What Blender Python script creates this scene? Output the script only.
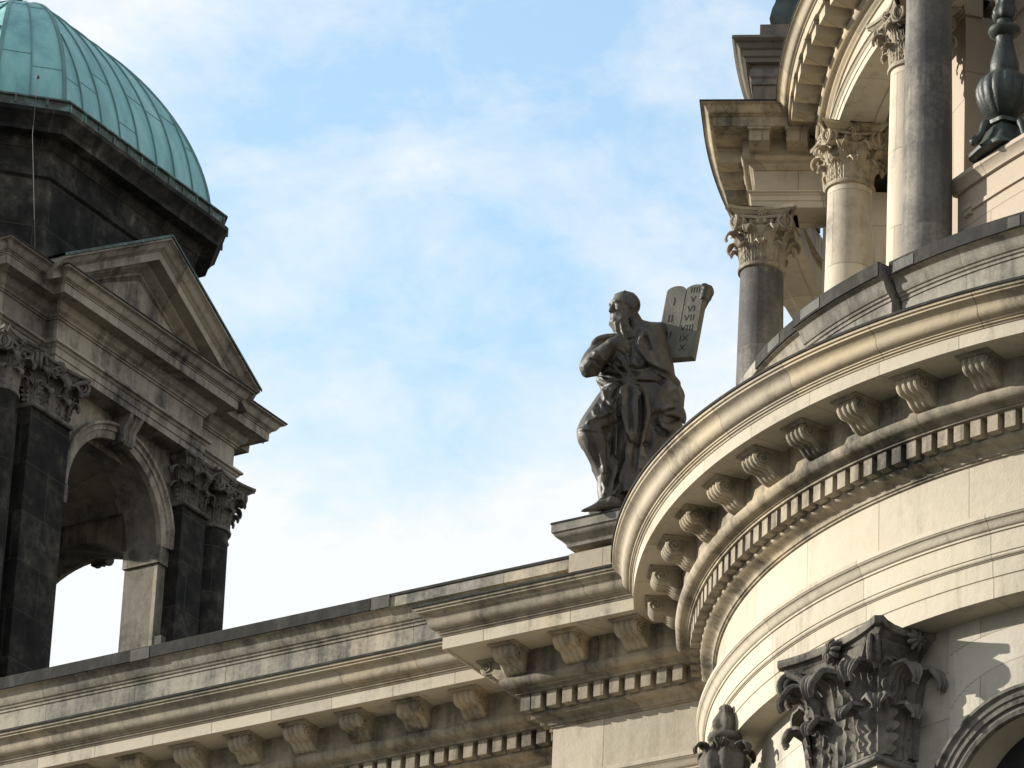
import bpy, bmesh, math, random
import numpy as np
from math import radians, degrees, sin, cos, pi, sqrt, atan2, asin
from mathutils import Vector, Matrix, noise as mnoise

random.seed(7)
for o in list(bpy.data.objects): bpy.data.objects.remove(o)
scn = bpy.context.scene
col = scn.collection

# ------------------------------------------------------------------ camera
Z0 = 1.6                      # eye height; heights H below are metres above the eye
FPX, PITCH, ROLL = 5300.0, radians(26), radians(2.65)
_F = np.array([0, cos(PITCH), sin(PITCH)]); _R0 = np.array([1.0, 0, 0]); _U0 = np.array([0, -sin(PITCH), cos(PITCH)])
CR = _R0*cos(ROLL) + _U0*sin(ROLL); CU = _U0*cos(ROLL) - _R0*sin(ROLL)
cd = bpy.data.cameras.new('camera'); cam = bpy.data.objects.new('camera', cd); col.objects.link(cam)
M = Matrix(((CR[0], CU[0], -_F[0]), (CR[1], CU[1], -_F[1]), (CR[2], CU[2], -_F[2])))
cam.matrix_world = Matrix.Translation((0, 0, Z0)) @ M.to_4x4()
cd.sensor_width = 36; cd.lens = FPX/1024*36; cd.clip_start = 0.5; cd.clip_end = 6000
scn.camera = cam

# ------------------------------------------------------------------ light
SKYMUL = (2.85, 2.62, 2.2)
SUN_EL, SUN_DIR = radians(16), np.array([-0.979, 0.204])       # towards the sun, in plan
az_sun = atan2(SUN_DIR[0], SUN_DIR[1])                          # from +Y clockwise
w = bpy.data.worlds.new('World'); scn.world = w; w.use_nodes = True
nt = w.node_tree; nt.nodes.clear()
def N(t, kind, **kw):
    n = t.nodes.new(kind)
    for k, v in kw.items(): setattr(n, k, v)
    return n
sky = N(nt, 'ShaderNodeTexSky', sky_type='NISHITA', sun_disc=False)
sky.sun_elevation = SUN_EL; sky.sun_rotation = az_sun; sky.air_density = 1.0; sky.dust_density = 0.6; sky.ozone_density = 1.6
tc = N(nt, 'ShaderNodeTexCoord')
def wnoise(scale, rot, det, rough, dist, off=(0, 0, 0)):
    m_ = N(nt, 'ShaderNodeMapping'); m_.inputs['Scale'].default_value = scale; m_.inputs['Rotation'].default_value = rot; m_.inputs['Location'].default_value = off
    nt.links.new(tc.outputs['Generated'], m_.inputs['Vector'])
    n_ = N(nt, 'ShaderNodeTexNoise'); n_.inputs['Scale'].default_value = 1; n_.inputs['Detail'].default_value = det; n_.inputs['Roughness'].default_value = rough; n_.inputs['Distortion'].default_value = dist
    nt.links.new(m_.outputs[0], n_.inputs['Vector']); return n_.outputs[0]
def wmath(op, a_, b_):
    n_ = N(nt, 'ShaderNodeMath', operation=op)
    for i_, x_ in enumerate((a_, b_)):
        if isinstance(x_, (int, float)): n_.inputs[i_].default_value = x_
        else: nt.links.new(x_, n_.inputs[i_])
    return n_.outputs[0]
c1 = wnoise((14, 14, 22), (0, radians(25), 0), 10, 0.58, 0.3, (3.1, 0, 1.7)); c2 = wnoise((40, 40, 64), (0, radians(35), 0), 10, 0.64, 0.25)
sp = N(nt, 'ShaderNodeSeparateXYZ'); nt.links.new(tc.outputs['Generated'], sp.inputs[0])
mr = N(nt, 'ShaderNodeMapRange', interpolation_type='SMOOTHSTEP'); mr.inputs[1].default_value = 0.38; mr.inputs[2].default_value = 0.455; mr.inputs[3].default_value = 0.24; mr.inputs[4].default_value = 0.0
nt.links.new(sp.outputs[2], mr.inputs[0])
cl_ = wmath('ADD', wmath('ADD', wmath('MULTIPLY', c1, 0.62), wmath('MULTIPLY', c2, 0.38)), mr.outputs[0])
cr = N(nt, 'ShaderNodeValToRGB'); cr.color_ramp.elements[0].position = 0.385; cr.color_ramp.elements[1].position = 0.645
cr.color_ramp.elements[0].color = (0.0, 0.0, 0.0, 1); cr.color_ramp.elements[1].color = (1, 1, 1, 1)
nt.links.new(cl_, cr.inputs[0])
mx = N(nt, 'ShaderNodeMix', data_type='RGBA'); nt.links.new(cr.outputs[0], mx.inputs[0])
hsv = N(nt, 'ShaderNodeVectorMath', operation='MULTIPLY'); hsv.inputs[1].default_value = SKYMUL; nt.links.new(sky.outputs[0], hsv.inputs[0])
nt.links.new(hsv.outputs[0], mx.inputs[6]); mx.inputs[7].default_value = (5.8, 5.95, 6.05, 1)
bg = N(nt, 'ShaderNodeBackground'); bg.inputs['Strength'].default_value = 0.10
nt.links.new(mx.outputs[2], bg.inputs[0]); wo = N(nt, 'ShaderNodeOutputWorld'); nt.links.new(bg.outputs[0], wo.inputs[0])
sd = bpy.data.lights.new('sun', 'SUN'); so = bpy.data.objects.new('sun', sd); col.objects.link(so)
sd.energy = 5.0; sd.angle = radians(0.5); sd.color = (1.0, 0.955, 0.865)
ts = Vector((SUN_DIR[0]*cos(SUN_EL), SUN_DIR[1]*cos(SUN_EL), sin(SUN_EL)))
so.rotation_euler = ts.to_track_quat('Z', 'Y').to_euler(); so.location = (-40, 20, 60)
scn.view_settings.view_transform = 'Standard'; scn.view_settings.look = 'None'; scn.view_settings.gamma = 1
scn.view_settings.exposure = 0.75
scn.render.engine = 'CYCLES'

# ------------------------------------------------------------------ building frame
CC = np.array([11.77, 66.54]); AL = radians(33)                # centre of the rotunda, angle of the facade
uu = np.array([cos(AL), -sin(AL)]); vv = np.array([sin(AL), cos(AL)])
DC = np.array([19.13, 70.79])                                  # centre of the dome drum
def uv(U, V): return CC + U*uu + V*vv
def W(U, V, H): return np.array([*uv(U, V), H+Z0])
def ray(px, py): return _F*FPX + CR*(px-512) - CU*(py-384)
def onY(px, py, Y):                                             # a point of the photo at a known distance
    d = ray(px, py); t = Y/d[1]; return np.array([d[0]*t, Y, d[2]*t+Z0])
def onU(px, py, U):
    d = ray(px, py); t = (U+CC@uu)/(d[:2]@uu); P = d*t; q = P[:2]-CC
    return q@vv, P[2]
def circ(cc, R, az): a = radians(az); return np.array(cc)+R*np.array([cos(a), sin(a)])

# ------------------------------------------------------------------ materials
def stone(name, tones, grime=0.45, gcol=(.045, .042, .036), brick=None, rough=0.85, streak=0.5, bump=0.35, gscale=0.55, joint=0.55):
    m = bpy.data.materials.new(name); m.use_nodes = True; t = m.node_tree; b = t.nodes['Principled BSDF']
    L = t.links.new
    b.inputs['Roughness'].default_value = rough; b.inputs['Specular IOR Level'].default_value = 0.25
    g = N(t, 'ShaderNodeNewGeometry')
    def noise(scale, detail=6, r=0.6, vec=None):
        n = N(t, 'ShaderNodeTexNoise'); n.inputs['Scale'].default_value = scale; n.inputs['Detail'].default_value = detail; n.inputs['Roughness'].default_value = r
        L((vec or g.outputs['Position']), n.inputs['Vector']); return n.outputs[0]
    def math(op, a, c, cl=False):
        n = N(t, 'ShaderNodeMath', operation=op, use_clamp=cl)
        for i, x in enumerate((a, c)):
            if isinstance(x, (int, float)): n.inputs[i].default_value = x
            else: L(x, n.inputs[i])
        return n.outputs[0]
    ramp = N(t, 'ShaderNodeValToRGB')
    el = ramp.color_ramp.elements
    while len(el) < len(tones): el.new(0.5)
    for i, c in enumerate(tones): el[i].position = i/(len(tones)-1); el[i].color = (*c, 1)
    na = noise(0.9, 5); nb = noise(7.0, 8, 0.7)
    if brick:
        uvn = N(t, 'ShaderNodeUVMap'); br = N(t, 'ShaderNodeTexBrick')
        br.inputs['Scale'].default_value = 1; br.inputs['Brick Width'].default_value = brick[0]; br.inputs['Row Height'].default_value = brick[1]
        br.inputs['Mortar Size'].default_value = 0.008; br.inputs['Mortar Smooth'].default_value = 0.2; br.inputs['Bias'].default_value = 0
        br.inputs['Color1'].default_value = (0, 0, 0, 1); br.inputs['Color2'].default_value = (1, 1, 1, 1); br.inputs['Mortar'].default_value = (.5, .5, .5, 1)
        br.squash = 1.0; br.offset = 0.5
        L(uvn.outputs[0], br.inputs['Vector'])
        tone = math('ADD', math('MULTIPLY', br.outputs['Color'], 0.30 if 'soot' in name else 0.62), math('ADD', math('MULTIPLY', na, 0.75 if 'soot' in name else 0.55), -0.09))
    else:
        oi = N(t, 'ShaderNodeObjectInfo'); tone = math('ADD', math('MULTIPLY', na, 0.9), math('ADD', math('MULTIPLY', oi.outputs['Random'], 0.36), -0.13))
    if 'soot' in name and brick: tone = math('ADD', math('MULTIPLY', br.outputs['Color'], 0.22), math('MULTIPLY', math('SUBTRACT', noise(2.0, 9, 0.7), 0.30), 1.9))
    tone = math('ADD', tone, math('MULTIPLY', math('SUBTRACT', nb, 0.5), 0.45), True)
    L(tone, ramp.inputs[0])
    # grime: broad clouds of soot broken up by fine noise, and rain streaks
    mpg = N(t, 'ShaderNodeMapping'); mpg.inputs['Scale'].default_value = (4.5, 4.5, 0.35); L(g.outputs['Position'], mpg.inputs[0])
    ns = noise(1.0, 6, 0.65, mpg.outputs[0]); ng = noise(gscale, 7, 0.66); nf = noise(16, 6, 0.7)
    s = math('ADD', math('MULTIPLY', ng, 1.0), math('ADD', math('MULTIPLY', ns, streak), math('MULTIPLY', nf, 0.22)))
    tot = 1.0+streak+0.22
    mrn = N(t, 'ShaderNodeMapRange', interpolation_type='SMOOTHSTEP'); L(s, mrn.inputs[0])
    thr = tot*(0.5+(0.5-grime)*0.42)
    mrn.inputs[1].default_value = thr-0.10*tot; mrn.inputs[2].default_value = thr+0.13*tot
    gm = N(t, 'ShaderNodeMix', data_type='RGBA'); L(mrn.outputs[0], gm.inputs[0]); L(ramp.outputs[0], gm.inputs[6]); gm.inputs[7].default_value = (*gcol, 1)
    out = gm.outputs[2]
    h = math('ADD', math('MULTIPLY', noise(38, 5, 0.7), 0.5), nb)
    if brick:
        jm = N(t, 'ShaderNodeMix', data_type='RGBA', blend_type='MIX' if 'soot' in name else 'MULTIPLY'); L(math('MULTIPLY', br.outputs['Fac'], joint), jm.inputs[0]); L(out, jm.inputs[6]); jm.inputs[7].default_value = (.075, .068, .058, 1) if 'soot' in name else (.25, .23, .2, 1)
        out = jm.outputs[2]; h = math('SUBTRACT', h, math('MULTIPLY', br.outputs['Fac'], 1.2))
    L(out, b.inputs['Base Color'])
    bp = N(t, 'ShaderNodeBump'); bp.inputs['Strength'].default_value = bump; bp.inputs['Distance'].default_value = 0.03
    L(h, bp.inputs['Height']); L(bp.outputs[0], b.inputs['Normal'])
    if 'soot' in name: b.inputs['Specular IOR Level'].default_value = 0.08
    return m
def metal(name, c1, c2, c3, rough=0.5, metallic=0.0, scale=3.0, bump=0.2, streakz=0.5):
    m = bpy.data.materials.new(name); m.use_nodes = True; t = m.node_tree; b = t.nodes['Principled BSDF']; L = t.links.new
    g = N(t, 'ShaderNodeNewGeometry'); mpg = N(t, 'ShaderNodeMapping'); mpg.inputs['Scale'].default_value = (1, 1, streakz); L(g.outputs['Position'], mpg.inputs[0])
    n = N(t, 'ShaderNodeTexNoise'); n.inputs['Scale'].default_value = scale; n.inputs['Detail'].default_value = 8; n.inputs['Roughness'].default_value = 0.66; L(mpg.outputs[0], n.inputs['Vector'])
    r = N(t, 'ShaderNodeValToRGB'); e = r.color_ramp.elements; e.new(0.5)
    for i, (p, c) in enumerate(((0.3, c1), (0.52, c2), (0.74, c3))): e[i].position = p; e[i].color = (*c, 1)
    L(n.outputs[0], r.inputs[0]); L(r.outputs[0], b.inputs['Base Color'])
    b.inputs['Roughness'].default_value = rough; b.inputs['Metallic'].default_value = metallic
    if 'flashing' in name: b.inputs['Specular IOR Level'].default_value = 0.05
    n2 = N(t, 'ShaderNodeTexNoise'); n2.inputs['Scale'].default_value = scale*7; n2.inputs['Detail'].default_value = 5; L(g.outputs['Position'], n2.inputs['Vector'])
    bp = N(t, 'ShaderNodeBump'); bp.inputs['Strength'].default_value = bump; bp.inputs['Distance'].default_value = 0.02; L(n2.outputs[0], bp.inputs['Height']); L(bp.outputs[0], b.inputs['Normal'])
    return m
T_STD = [(.17, .147, .112), (.29, .25, .186), (.36, .31, .23), (.41, .335, .22), (.33, .29, .225)]
T_CLEAN = [(.25, .225, .178), (.37, .325, .25), (.43, .378, .29), (.46, .405, .31), (.46, .37, .24)]
T_PALE = [(.27, .245, .20), (.37, .335, .27), (.43, .39, .32), (.46, .42, .34)]
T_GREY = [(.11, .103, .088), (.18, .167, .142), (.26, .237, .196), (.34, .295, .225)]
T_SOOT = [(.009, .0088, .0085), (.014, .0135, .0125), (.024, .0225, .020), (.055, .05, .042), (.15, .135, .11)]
T_TOW = [(.12, .108, .088), (.27, .24, .19), (.38, .33, .255), (.43, .365, .27)]
T_PINK = [(.26, .218, .17), (.33, .275, .212), (.37, .31, .24)]
MAT = dict(
 cornice=stone('sandstone_cornice', T_STD, 0.34, brick=(1.35, 60)),
 corona=stone('sandstone_corona', T_CLEAN, 0.24, brick=(1.1, 60)),
 bed=stone('sandstone_bed', T_STD, 0.49, brick=(1.9, 60)),
 frieze=stone('sandstone_frieze', T_CLEAN, 0.26, brick=(1.55, 60), gcol=(.21, .185, .135), streak=0.9, gscale=0.9),
 wall=stone('sandstone_wall', T_PALE, 0.32, brick=(1.5, 0.62), gcol=(.19, .172, .135), streak=0.9, gscale=0.8),
 arch=stone('sandstone_architrave', T_CLEAN, 0.28, brick=(2.1, 60), gcol=(.21, .185, .135), streak=0.9, gscale=0.9),
 bracket=stone('sandstone_bracket', T_STD, 0.40, gscale=1.1),
 parapet=stone('sandstone_parapet', [(.17, .155, .13), (.28, .255, .21), (.37, .325, .25), (.43, .36, .25)], 0.48, brick=(1.7, 60), gscale=0.5, gcol=(.075, .07, .062)),
 capital=stone('carved_grey_stone', T_STD, 0.36, gscale=1.8, bump=0.5),
 darkcap=stone('carved_sooty_stone', [(.075, .068, .058), (.16, .145, .122), (.27, .24, .20)], 0.42, gscale=2.6, gcol=(.025, .024, .022), bump=0.5),
 column=stone('column_stone', T_CLEAN, 0.30, brick=(3.0, 1.25), gcol=(.10, .09, .08), gscale=0.8),
 columndark=stone('dark_column_stone', T_GREY, 0.66, brick=(3.0, 1.25), gcol=(.075, .07, .066), gscale=0.5, joint=-0.0),  # darker, greyer stone for the first and last columns
 drum=stone('drum_stone', T_STD, 0.30, brick=(1.3, 60), gcol=(.08, .073, .062)),
 pink=stone('rosy_plaster', T_PINK, 0.14, brick=(2.4, 1.4), gcol=(.16, .13, .11)),
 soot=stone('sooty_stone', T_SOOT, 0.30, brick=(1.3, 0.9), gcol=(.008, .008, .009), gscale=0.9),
 tower=stone('tower_stone', T_TOW, 0.44, brick=(1.4, 60), gcol=(.03, .028, .026), gscale=0.9),
 attic=stone('attic_shaded_stone', [(.09, .08, .066), (.15, .13, .10), (.22, .19, .145)], 0.4, gcol=(.035, .033, .03)),  # attic shade put into the colour: tones darker than the stone around it
 bronze=metal('dark_bronze', (.019, .0165, .0125), (.050, .044, .033), (.14, .124, .09), rough=0.53, scale=3.2, bump=0.3),
 tablet=metal('tablet_bronze', (.06, .057, .043), (.095, .09, .068), (.14, .133, .10), rough=0.7, scale=4, bump=0.3),
 ink=metal('engraved_numerals', (.010, .010, .009), (.014, .014, .012), (.02, .02, .018), rough=0.9),
 verdigris=metal('weathered_bronze', (.008, .0098, .0078), (.016, .021, .0165), (.05, .072, .055), rough=0.55, scale=3.2, bump=0.35),
 copper=metal('green_copper', (.10, .245, .245), (.18, .385, .375), (.27, .47, .44), rough=0.6, scale=2.0, bump=0.25, streakz=0.22),
 seam=metal('copper_seam', (.07, .15, .145), (.10, .21, .20), (.14, .27, .255), rough=0.6, scale=2),
 gutter=metal('copper_gutter', (.022, .025, .02), (.055, .075, .062), (.15, .30, .27), rough=0.7, scale=4.5, streakz=1),
 lead=metal('dark_flashing', (.028, .0265, .024), (.042, .040, .036), (.075, .071, .064), rough=0.85, scale=4),
 leadpale=metal('worn_flashing', (.06, .057, .05), (.09, .085, .075), (.13, .122, .107), rough=0.5, scale=4),
 glass=metal('dark_window', (.015, .017, .02), (.02, .022, .026), (.03, .034, .04), rough=0.12, scale=1, bump=0.02),
 wire=metal('wire', (.05, .05, .048), (.07, .07, .068), (.09, .09, .088), rough=0.6),
 paving=stone('paving', [(.07, .067, .06), (.095, .09, .08), (.12, .114, .10)], 0.2, gcol=(.12, .115, .105)),
)

# ------------------------------------------------------------------ object helpers
BASE = {}
def thing(name, label, cat, loc, group=None):
    o = bpy.data.objects.new(name, None); col.objects.link(o); o.location = Vector([float(x) for x in loc]); o.empty_display_size = 0.5
    o['label'] = label; o['category'] = cat
    if group: o['group'] = group
    BASE[o] = np.array(loc, float)
    return o
class MB:                                                       # collects shapes, then links them as ONE mesh
    def __init__(s): s.v = []; s.f = []; s.uv = []
    def add(s, verts, faces, uvs=None):
        k = len(s.v); s.v += [tuple(map(float, p)) for p in verts]
        for i, fc in enumerate(faces):
            s.f.append([k+j for j in fc]); s.uv.append(uvs[i] if uvs else [(verts[j][0]*0.8+verts[j][1]*0.6+200, verts[j][2]) for j in fc])
    def build(s, name, mat, parent=None, smooth=35, loc=None):
        me = bpy.data.meshes.new(name)
        base = BASE.get(parent, None)
        if base is None and parent is not None: base = PB.get(parent, np.zeros(3))
        off = base if base is not None else np.zeros(3)
        if loc is not None: off = np.array(loc, float)
        V = np.array(s.v)-off
        me.from_pydata(V.tolist(), [], s.f)
        ul = me.uv_layers.new(name='UVMap'); flat = [c for fc in s.uv for p in fc for c in p]
        ul.data.foreach_set('uv', flat)
        me.materials.append(MAT[mat]); me.validate(); me.update()
        bm = bmesh.new(); bm.from_mesh(me); bmesh.ops.recalc_face_normals(bm, faces=bm.faces); bm.to_mesh(me); bm.free()
        if smooth:
            me.polygons.foreach_set('use_smooth', [True]*len(me.polygons)); me.set_sharp_from_angle(angle=radians(smooth))
        o = bpy.data.objects.new(name, me); col.objects.link(o)
        if parent is not None: o.parent = parent
        if loc is not None and parent is not None: o.location = Vector((off-base).tolist())
        PB[o] = off
        return o
PB = {}
def grid_faces(a, b, wrap_a=False, wrap_b=False):
    out = []
    for i in range(a if wrap_a else a-1):
        for j in range(b if wrap_b else b-1):
            i2, j2 = (i+1) % a, (j+1) % b
            out.append((i*b+j, i2*b+j, i2*b+j2, i*b+j2))
    return out
def sweep(mb, path, prof, side=1, closed=False, start=None, end=None, caps=True, closeprof=True, v0=1.0):
    """moulding profile (d outward, H) carried along a plan path with mitred corners"""
    P = [np.array(p, float) for p in path]; n = len(P); m = len(prof); mit = []
    def nrm(a, b): d = (b-a)/np.linalg.norm(b-a); return np.array([d[1], -d[0]])*side
    for i in range(n):
        ns = []
        if i > 0 or closed: ns.append(nrm(P[i-1], P[i]))
        if i < n-1 or closed: ns.append(nrm(P[i], P[(i+1) % n]))
        if len(ns) == 1: mit.append(ns[0])
        else: mit.append((ns[0]+ns[1])/(1+ns[0]@ns[1]))
    cum = [0]
    for i in range(1, n+(1 if closed else 0)): cum.append(cum[-1]+np.linalg.norm(P[i % n]-P[i-1]))
    vc = [v0]
    for j in range(1, m): vc.append(vc[-1]+np.hypot(prof[j][0]-prof[j-1][0], prof[j][1]-prof[j-1][1]))
    V = []
    for i in range(n):
        for (d, h) in prof:
            q = P[i]+mit[i]*d
            if i == 0 and start: q = start(d)
            if i == n-1 and end: q = end(d)
            V.append((q[0], q[1], h+Z0))
    F, UVs = [], []
    for i in range(n if closed else n-1):
        i2 = (i+1) % n
        for j in range(m if closeprof else m-1):
            j2 = (j+1) % m
            F.append((i*m+j, i2*m+j, i2*m+j2, i*m+j2)); vj2 = vc[j2] if j2 > j else vc[j]+.01
            UVs.append([(cum[i]+100, vc[j]), (cum[i+1]+100, vc[j]), (cum[i+1]+100, vj2), (cum[i]+100, vj2)])
    if caps and not closed and closeprof:
        F.append(tuple(range(m))); UVs.append([(100+prof[j][0], prof[j][1]) for j in range(m)])
        F.append(tuple((n-1)*m+j for j in range(m))); UVs.append([(100+prof[j][0], prof[j][1]) for j in range(m)])
    mb.add(V, F, UVs)
def cyma(p, q, n=7, amt=1.0):                                    # S curve between two profile points
    out = []
    for i in range(n+1):
        t = i/n; s = t-amt*sin(2*pi*t)/(2*pi)*0.9; out.append((p[0]+(q[0]-p[0])*t, p[1]+(q[1]-p[1])*s))
    return out
def cymah(p, q, n=7):
    out = []
    for i in range(n+1):
        t = i/n; s = t-sin(2*pi*t)/(2*pi)*0.9; out.append((p[0]+(q[0]-p[0])*s, p[1]+(q[1]-p[1])*t))
    return out
def halfround(p, q, n=7, r=1.0):                                 # bulge outward between p (upper) and q (lower)
    out = []; mx_, my = (p[0]+q[0])/2, (p[1]+q[1])/2; dx, dy = (q[0]-p[0])/2, (q[1]-p[1])/2
    L_ = sqrt(dx*dx+dy*dy); nx, ny = -dy/L_, dx/L_
    for i in range(n+1):
        a = pi*i/n; out.append((mx_-dx*cos(a)+nx*L_*r*sin(a), my-dy*cos(a)+ny*L_*r*sin(a)))
    return out
def arcpath(cc, R, a0, a1, step=1.0):
    n = max(2, int(abs(a1-a0)/step)+1); return [circ(cc, R, a0+(a1-a0)*i/(n-1)) for i in range(n)]
def box(mb, c, ax, ay, sx, sy, z0, z1, taper=0):
    """box centred at plan point c with plan axes ax, ay"""
    ax, ay = np.array(ax), np.array(ay); V = []
    for z, k in ((z0, 1), (z1, 1-taper)):
        for (i, j) in ((-1, -1), (1, -1), (1, 1), (-1, 1)):
            q = np.array(c)+ax*sx/2*i*k+ay*sy/2*j*k; V.append((q[0], q[1], z+Z0))
    F = [(0, 1, 2, 3), (4, 5, 6, 7), (0, 1, 5, 4), (1, 2, 6, 5), (2, 3, 7, 6), (3, 0, 4, 7)]
    mb.add(V, F)
def prism(mb, poly, z0, z1):
    n = len(poly); V = [(p[0], p[1], z0+Z0) for p in poly]+[(p[0], p[1], z1+Z0) for p in poly]
    mb.add(V, [tuple(range(n)), tuple(range(n, 2*n))]+[(i, (i+1) % n, n+(i+1) % n, n+i) for i in range(n)])
def tube(mb, pts, rad, n=8, cap=True):
    pts = [np.array(p, float) for p in pts]; k = len(pts)
    if not hasattr(rad, '__len__'): rad = [rad]*k
    V = []; prev = None
    for i in range(k):
        d = pts[min(i+1, k-1)]-pts[max(i-1, 0)]; d = d/(np.linalg.norm(d)+1e-9)
        if prev is None:
            a = np.array([0, 0, 1.0]) if abs(d[2]) < .9 else np.array([1.0, 0, 0])
            prev = np.cross(d, a)
        e1 = prev-d*(prev@d); e1 /= np.linalg.norm(e1)+1e-9; prev = e1; e2 = np.cross(d, e1)
        for j in range(n):
            a = 2*pi*j/n; V.append(pts[i]+rad[i]*(e1*cos(a)+e2*sin(a)))
    F = grid_faces(k, n, wrap_b=True)
    if cap: F += [tuple(range(n)), tuple((k-1)*n+j for j in range(n))]
    mb.add(V, F)
def lathe(mb, c, prof, n=32, mod=None):
    """profile (r,H) spun round the plan point c; mod(theta, H, r) -> r"""
    V, UVs = [], []
    for (r, h) in prof:
        for j in range(n):
            a = 2*pi*j/n; rr = mod(a, h, r) if mod else r; V.append((c[0]+rr*cos(a), c[1]+rr*sin(a), h+Z0))
    F = grid_faces(len(prof), n, wrap_b=True)
    for (a, b, c_, d) in F:
        i, j = divmod(a, n)
        r_ = max(p[0] for p in prof); x0, x1 = 2*pi*r_*j/n+100, 2*pi*r_*(j+1)/n+100
        UVs.append([(x0, prof[i][1]), (x0, prof[i+1][1]), (x1, prof[i+1][1]), (x1, prof[i][1])])
    m = len(prof); F = list(F)+[tuple(range(n)), tuple((m-1)*n+j for j in range(n))]
    UVs += [[(100, 0)]*n, [(100, 0)]*n]
    mb.add(V, F, UVs)
def ball(mb, c, r, n=10, sx=1, sy=1, sz=1):
    V = []
    for i in range(n+1):
        p = pi*i/n
        for j in range(2*n):
            a = pi*j/n; V.append((c[0]+r*sx*sin(p)*cos(a), c[1]+r*sy*sin(p)*sin(a), c[2]+r*sz*cos(p)))
    mb.add(V, grid_faces(n+1, 2*n, wrap_b=True))

# carved pieces -----------------------------------------------------
def leaf(mb, p, nrm, h, wd, curl=1.0, lobes=6, rng=random):
    """acanthus leaf rooted at p, rising h, curling outward along nrm"""
    nrm = np.array([*nrm[:2], 0.0]); nrm /= np.linalg.norm(nrm); t = np.array([-nrm[1], nrm[0], 0]); up = np.array([0, 0, 1.0])
    ns, nq = 27, 13; c = []
    r = 0.17*h*curl
    for i in range(ns):
        s = i/(ns-1)
        if s < 0.62: z = h*0.83*s/0.62; o = 0.05*h+0.09*h*(s/0.62)**2
        else:
            a = (s-0.62)/0.38*radians(215); z = h*0.83+r*sin(a); o = 0.14*h+r*(1-cos(a))
        c.append((o, z))
    V = []
    for layer in (0, 1):
        for i in range(ns):
            s = i/(ns-1); i0, i1 = max(i-1, 0), min(i+1, ns-1)
            do, dz = c[i1][0]-c[i0][0], c[i1][1]-c[i0][1]; L_ = sqrt(do*do+dz*dz); no, nz = dz/L_, -do/L_
            lob = abs(sin(pi*lobes*s+0.5))
            hw = wd*(0.62+0.5*sin(pi*min(1, s*0.95+0.15)))*(0.60+0.40*lob)*(1 if s < .85 else (1-(s-.85)/.15*0.55))
            for j in range(nq):
                q = -1+2*j/(nq-1)
                rib = 0.075*wd*cos(q*pi*4)+0.14*wd*(1-abs(q))*0.6-0.22*wd*q*q*(1 if s < .6 else 0.4)+0.07*wd*abs(q)*lob
                off = rib-(0.16*wd if layer else 0)
                dl = 0.12*h*abs(q)*(0.4+0.6*lob)*(1 if s < .62 else -.4)
                V.append(np.array(p)+t*hw*q+nrm*(c[i][0]+no*off)+up*(c[i][1]+nz*off+dl*0.35))
    n = ns*nq; F = grid_faces(ns, nq); F = F+[tuple(n+k for k in reversed(f)) for f in F]
    for i in range(ns-1):
        for j in (0, nq-1): a = i*nq+j; F.append((a, a+nq, n+a+nq, n+a))
    for j in range(nq-1):
        for i in (0, ns-1): a = i*nq+j; F.append((a, a+1, n+a+1, n+a))
    mb.add(V, F)
def spiral(mb, c, e1, e2, r0, turns=2.1, rad=0.2, n=40, flip=1, depth=None, e3=None):
    """scroll in the plane e1,e2 round c: starts on top, runs out along e1 and coils inward; e3 is its face"""
    e1, e2 = np.array(e1, float), np.array(e2, float); e3 = np.cross(e1, e2) if e3 is None else np.array(e3, float); pts, rs = [], []
    for i in range(n):
        t = i/(n-1); a = t*turns*2*pi; r = r0*(1-t)**0.8*0.86+r0*0.06
        pts.append(np.array(c)+e1*flip*r*sin(a)+e2*r*cos(a)+e3*0.14*r0*t); rs.append(r0*rad*(1-0.6*t))
    tube(mb, pts, rs, 7)
    k = 16; dp = depth or 0.35*r0
    V = [np.array(c)+(e1*cos(2*pi*j/k)+e2*sin(2*pi*j/k))*r0*0.80+e3*z for z in (-0.06*r0, -dp) for j in range(k)]
    mb.add(V, [tuple(range(k)), tuple(range(k, 2*k))]+[(j, (j+1) % k, k+(j+1) % k, k+j) for j in range(k)])
    ball(mb, np.array(c)+e3*0.14*r0, r0*0.17, 5)
def rosette(mb, c, nrm, r, petals=9):
    nrm = np.array(nrm, float); nrm /= np.linalg.norm(nrm); t = np.cross([0, 0, 1.0], nrm); t /= np.linalg.norm(t); b = np.cross(nrm, t)
    ns, na = 6, petals*6; V = []
    for i in range(ns):
        s = i/(ns-1)
        for j in range(na):
            a = 2*pi*j/na; pet = abs(cos(petals*a/2)); rr = r*s*(0.62+0.38*pet if s > .4 else 1)
            z = r*(0.30+0.25*sin(pi*s)*(0.6+.4*pet)-0.25*s*s); V.append(np.array(c)+(t*cos(a)+b*sin(a))*rr+nrm*z)
    F = grid_faces(ns, na, wrap_b=True)
    k = len(V); V += [np.array(c)+(t*cos(2*pi*j/na)+b*sin(2*pi*j/na))*r*0.55-nrm*0.25*r for j in range(na)]
    F += [((ns-1)*na+j, (ns-1)*na+(j+1) % na, k+(j+1) % na, k+j) for j in range(na)]
    mb.add(V, F); ball(mb, np.array(c)+nrm*r*0.42, r*0.27, 6)
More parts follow.
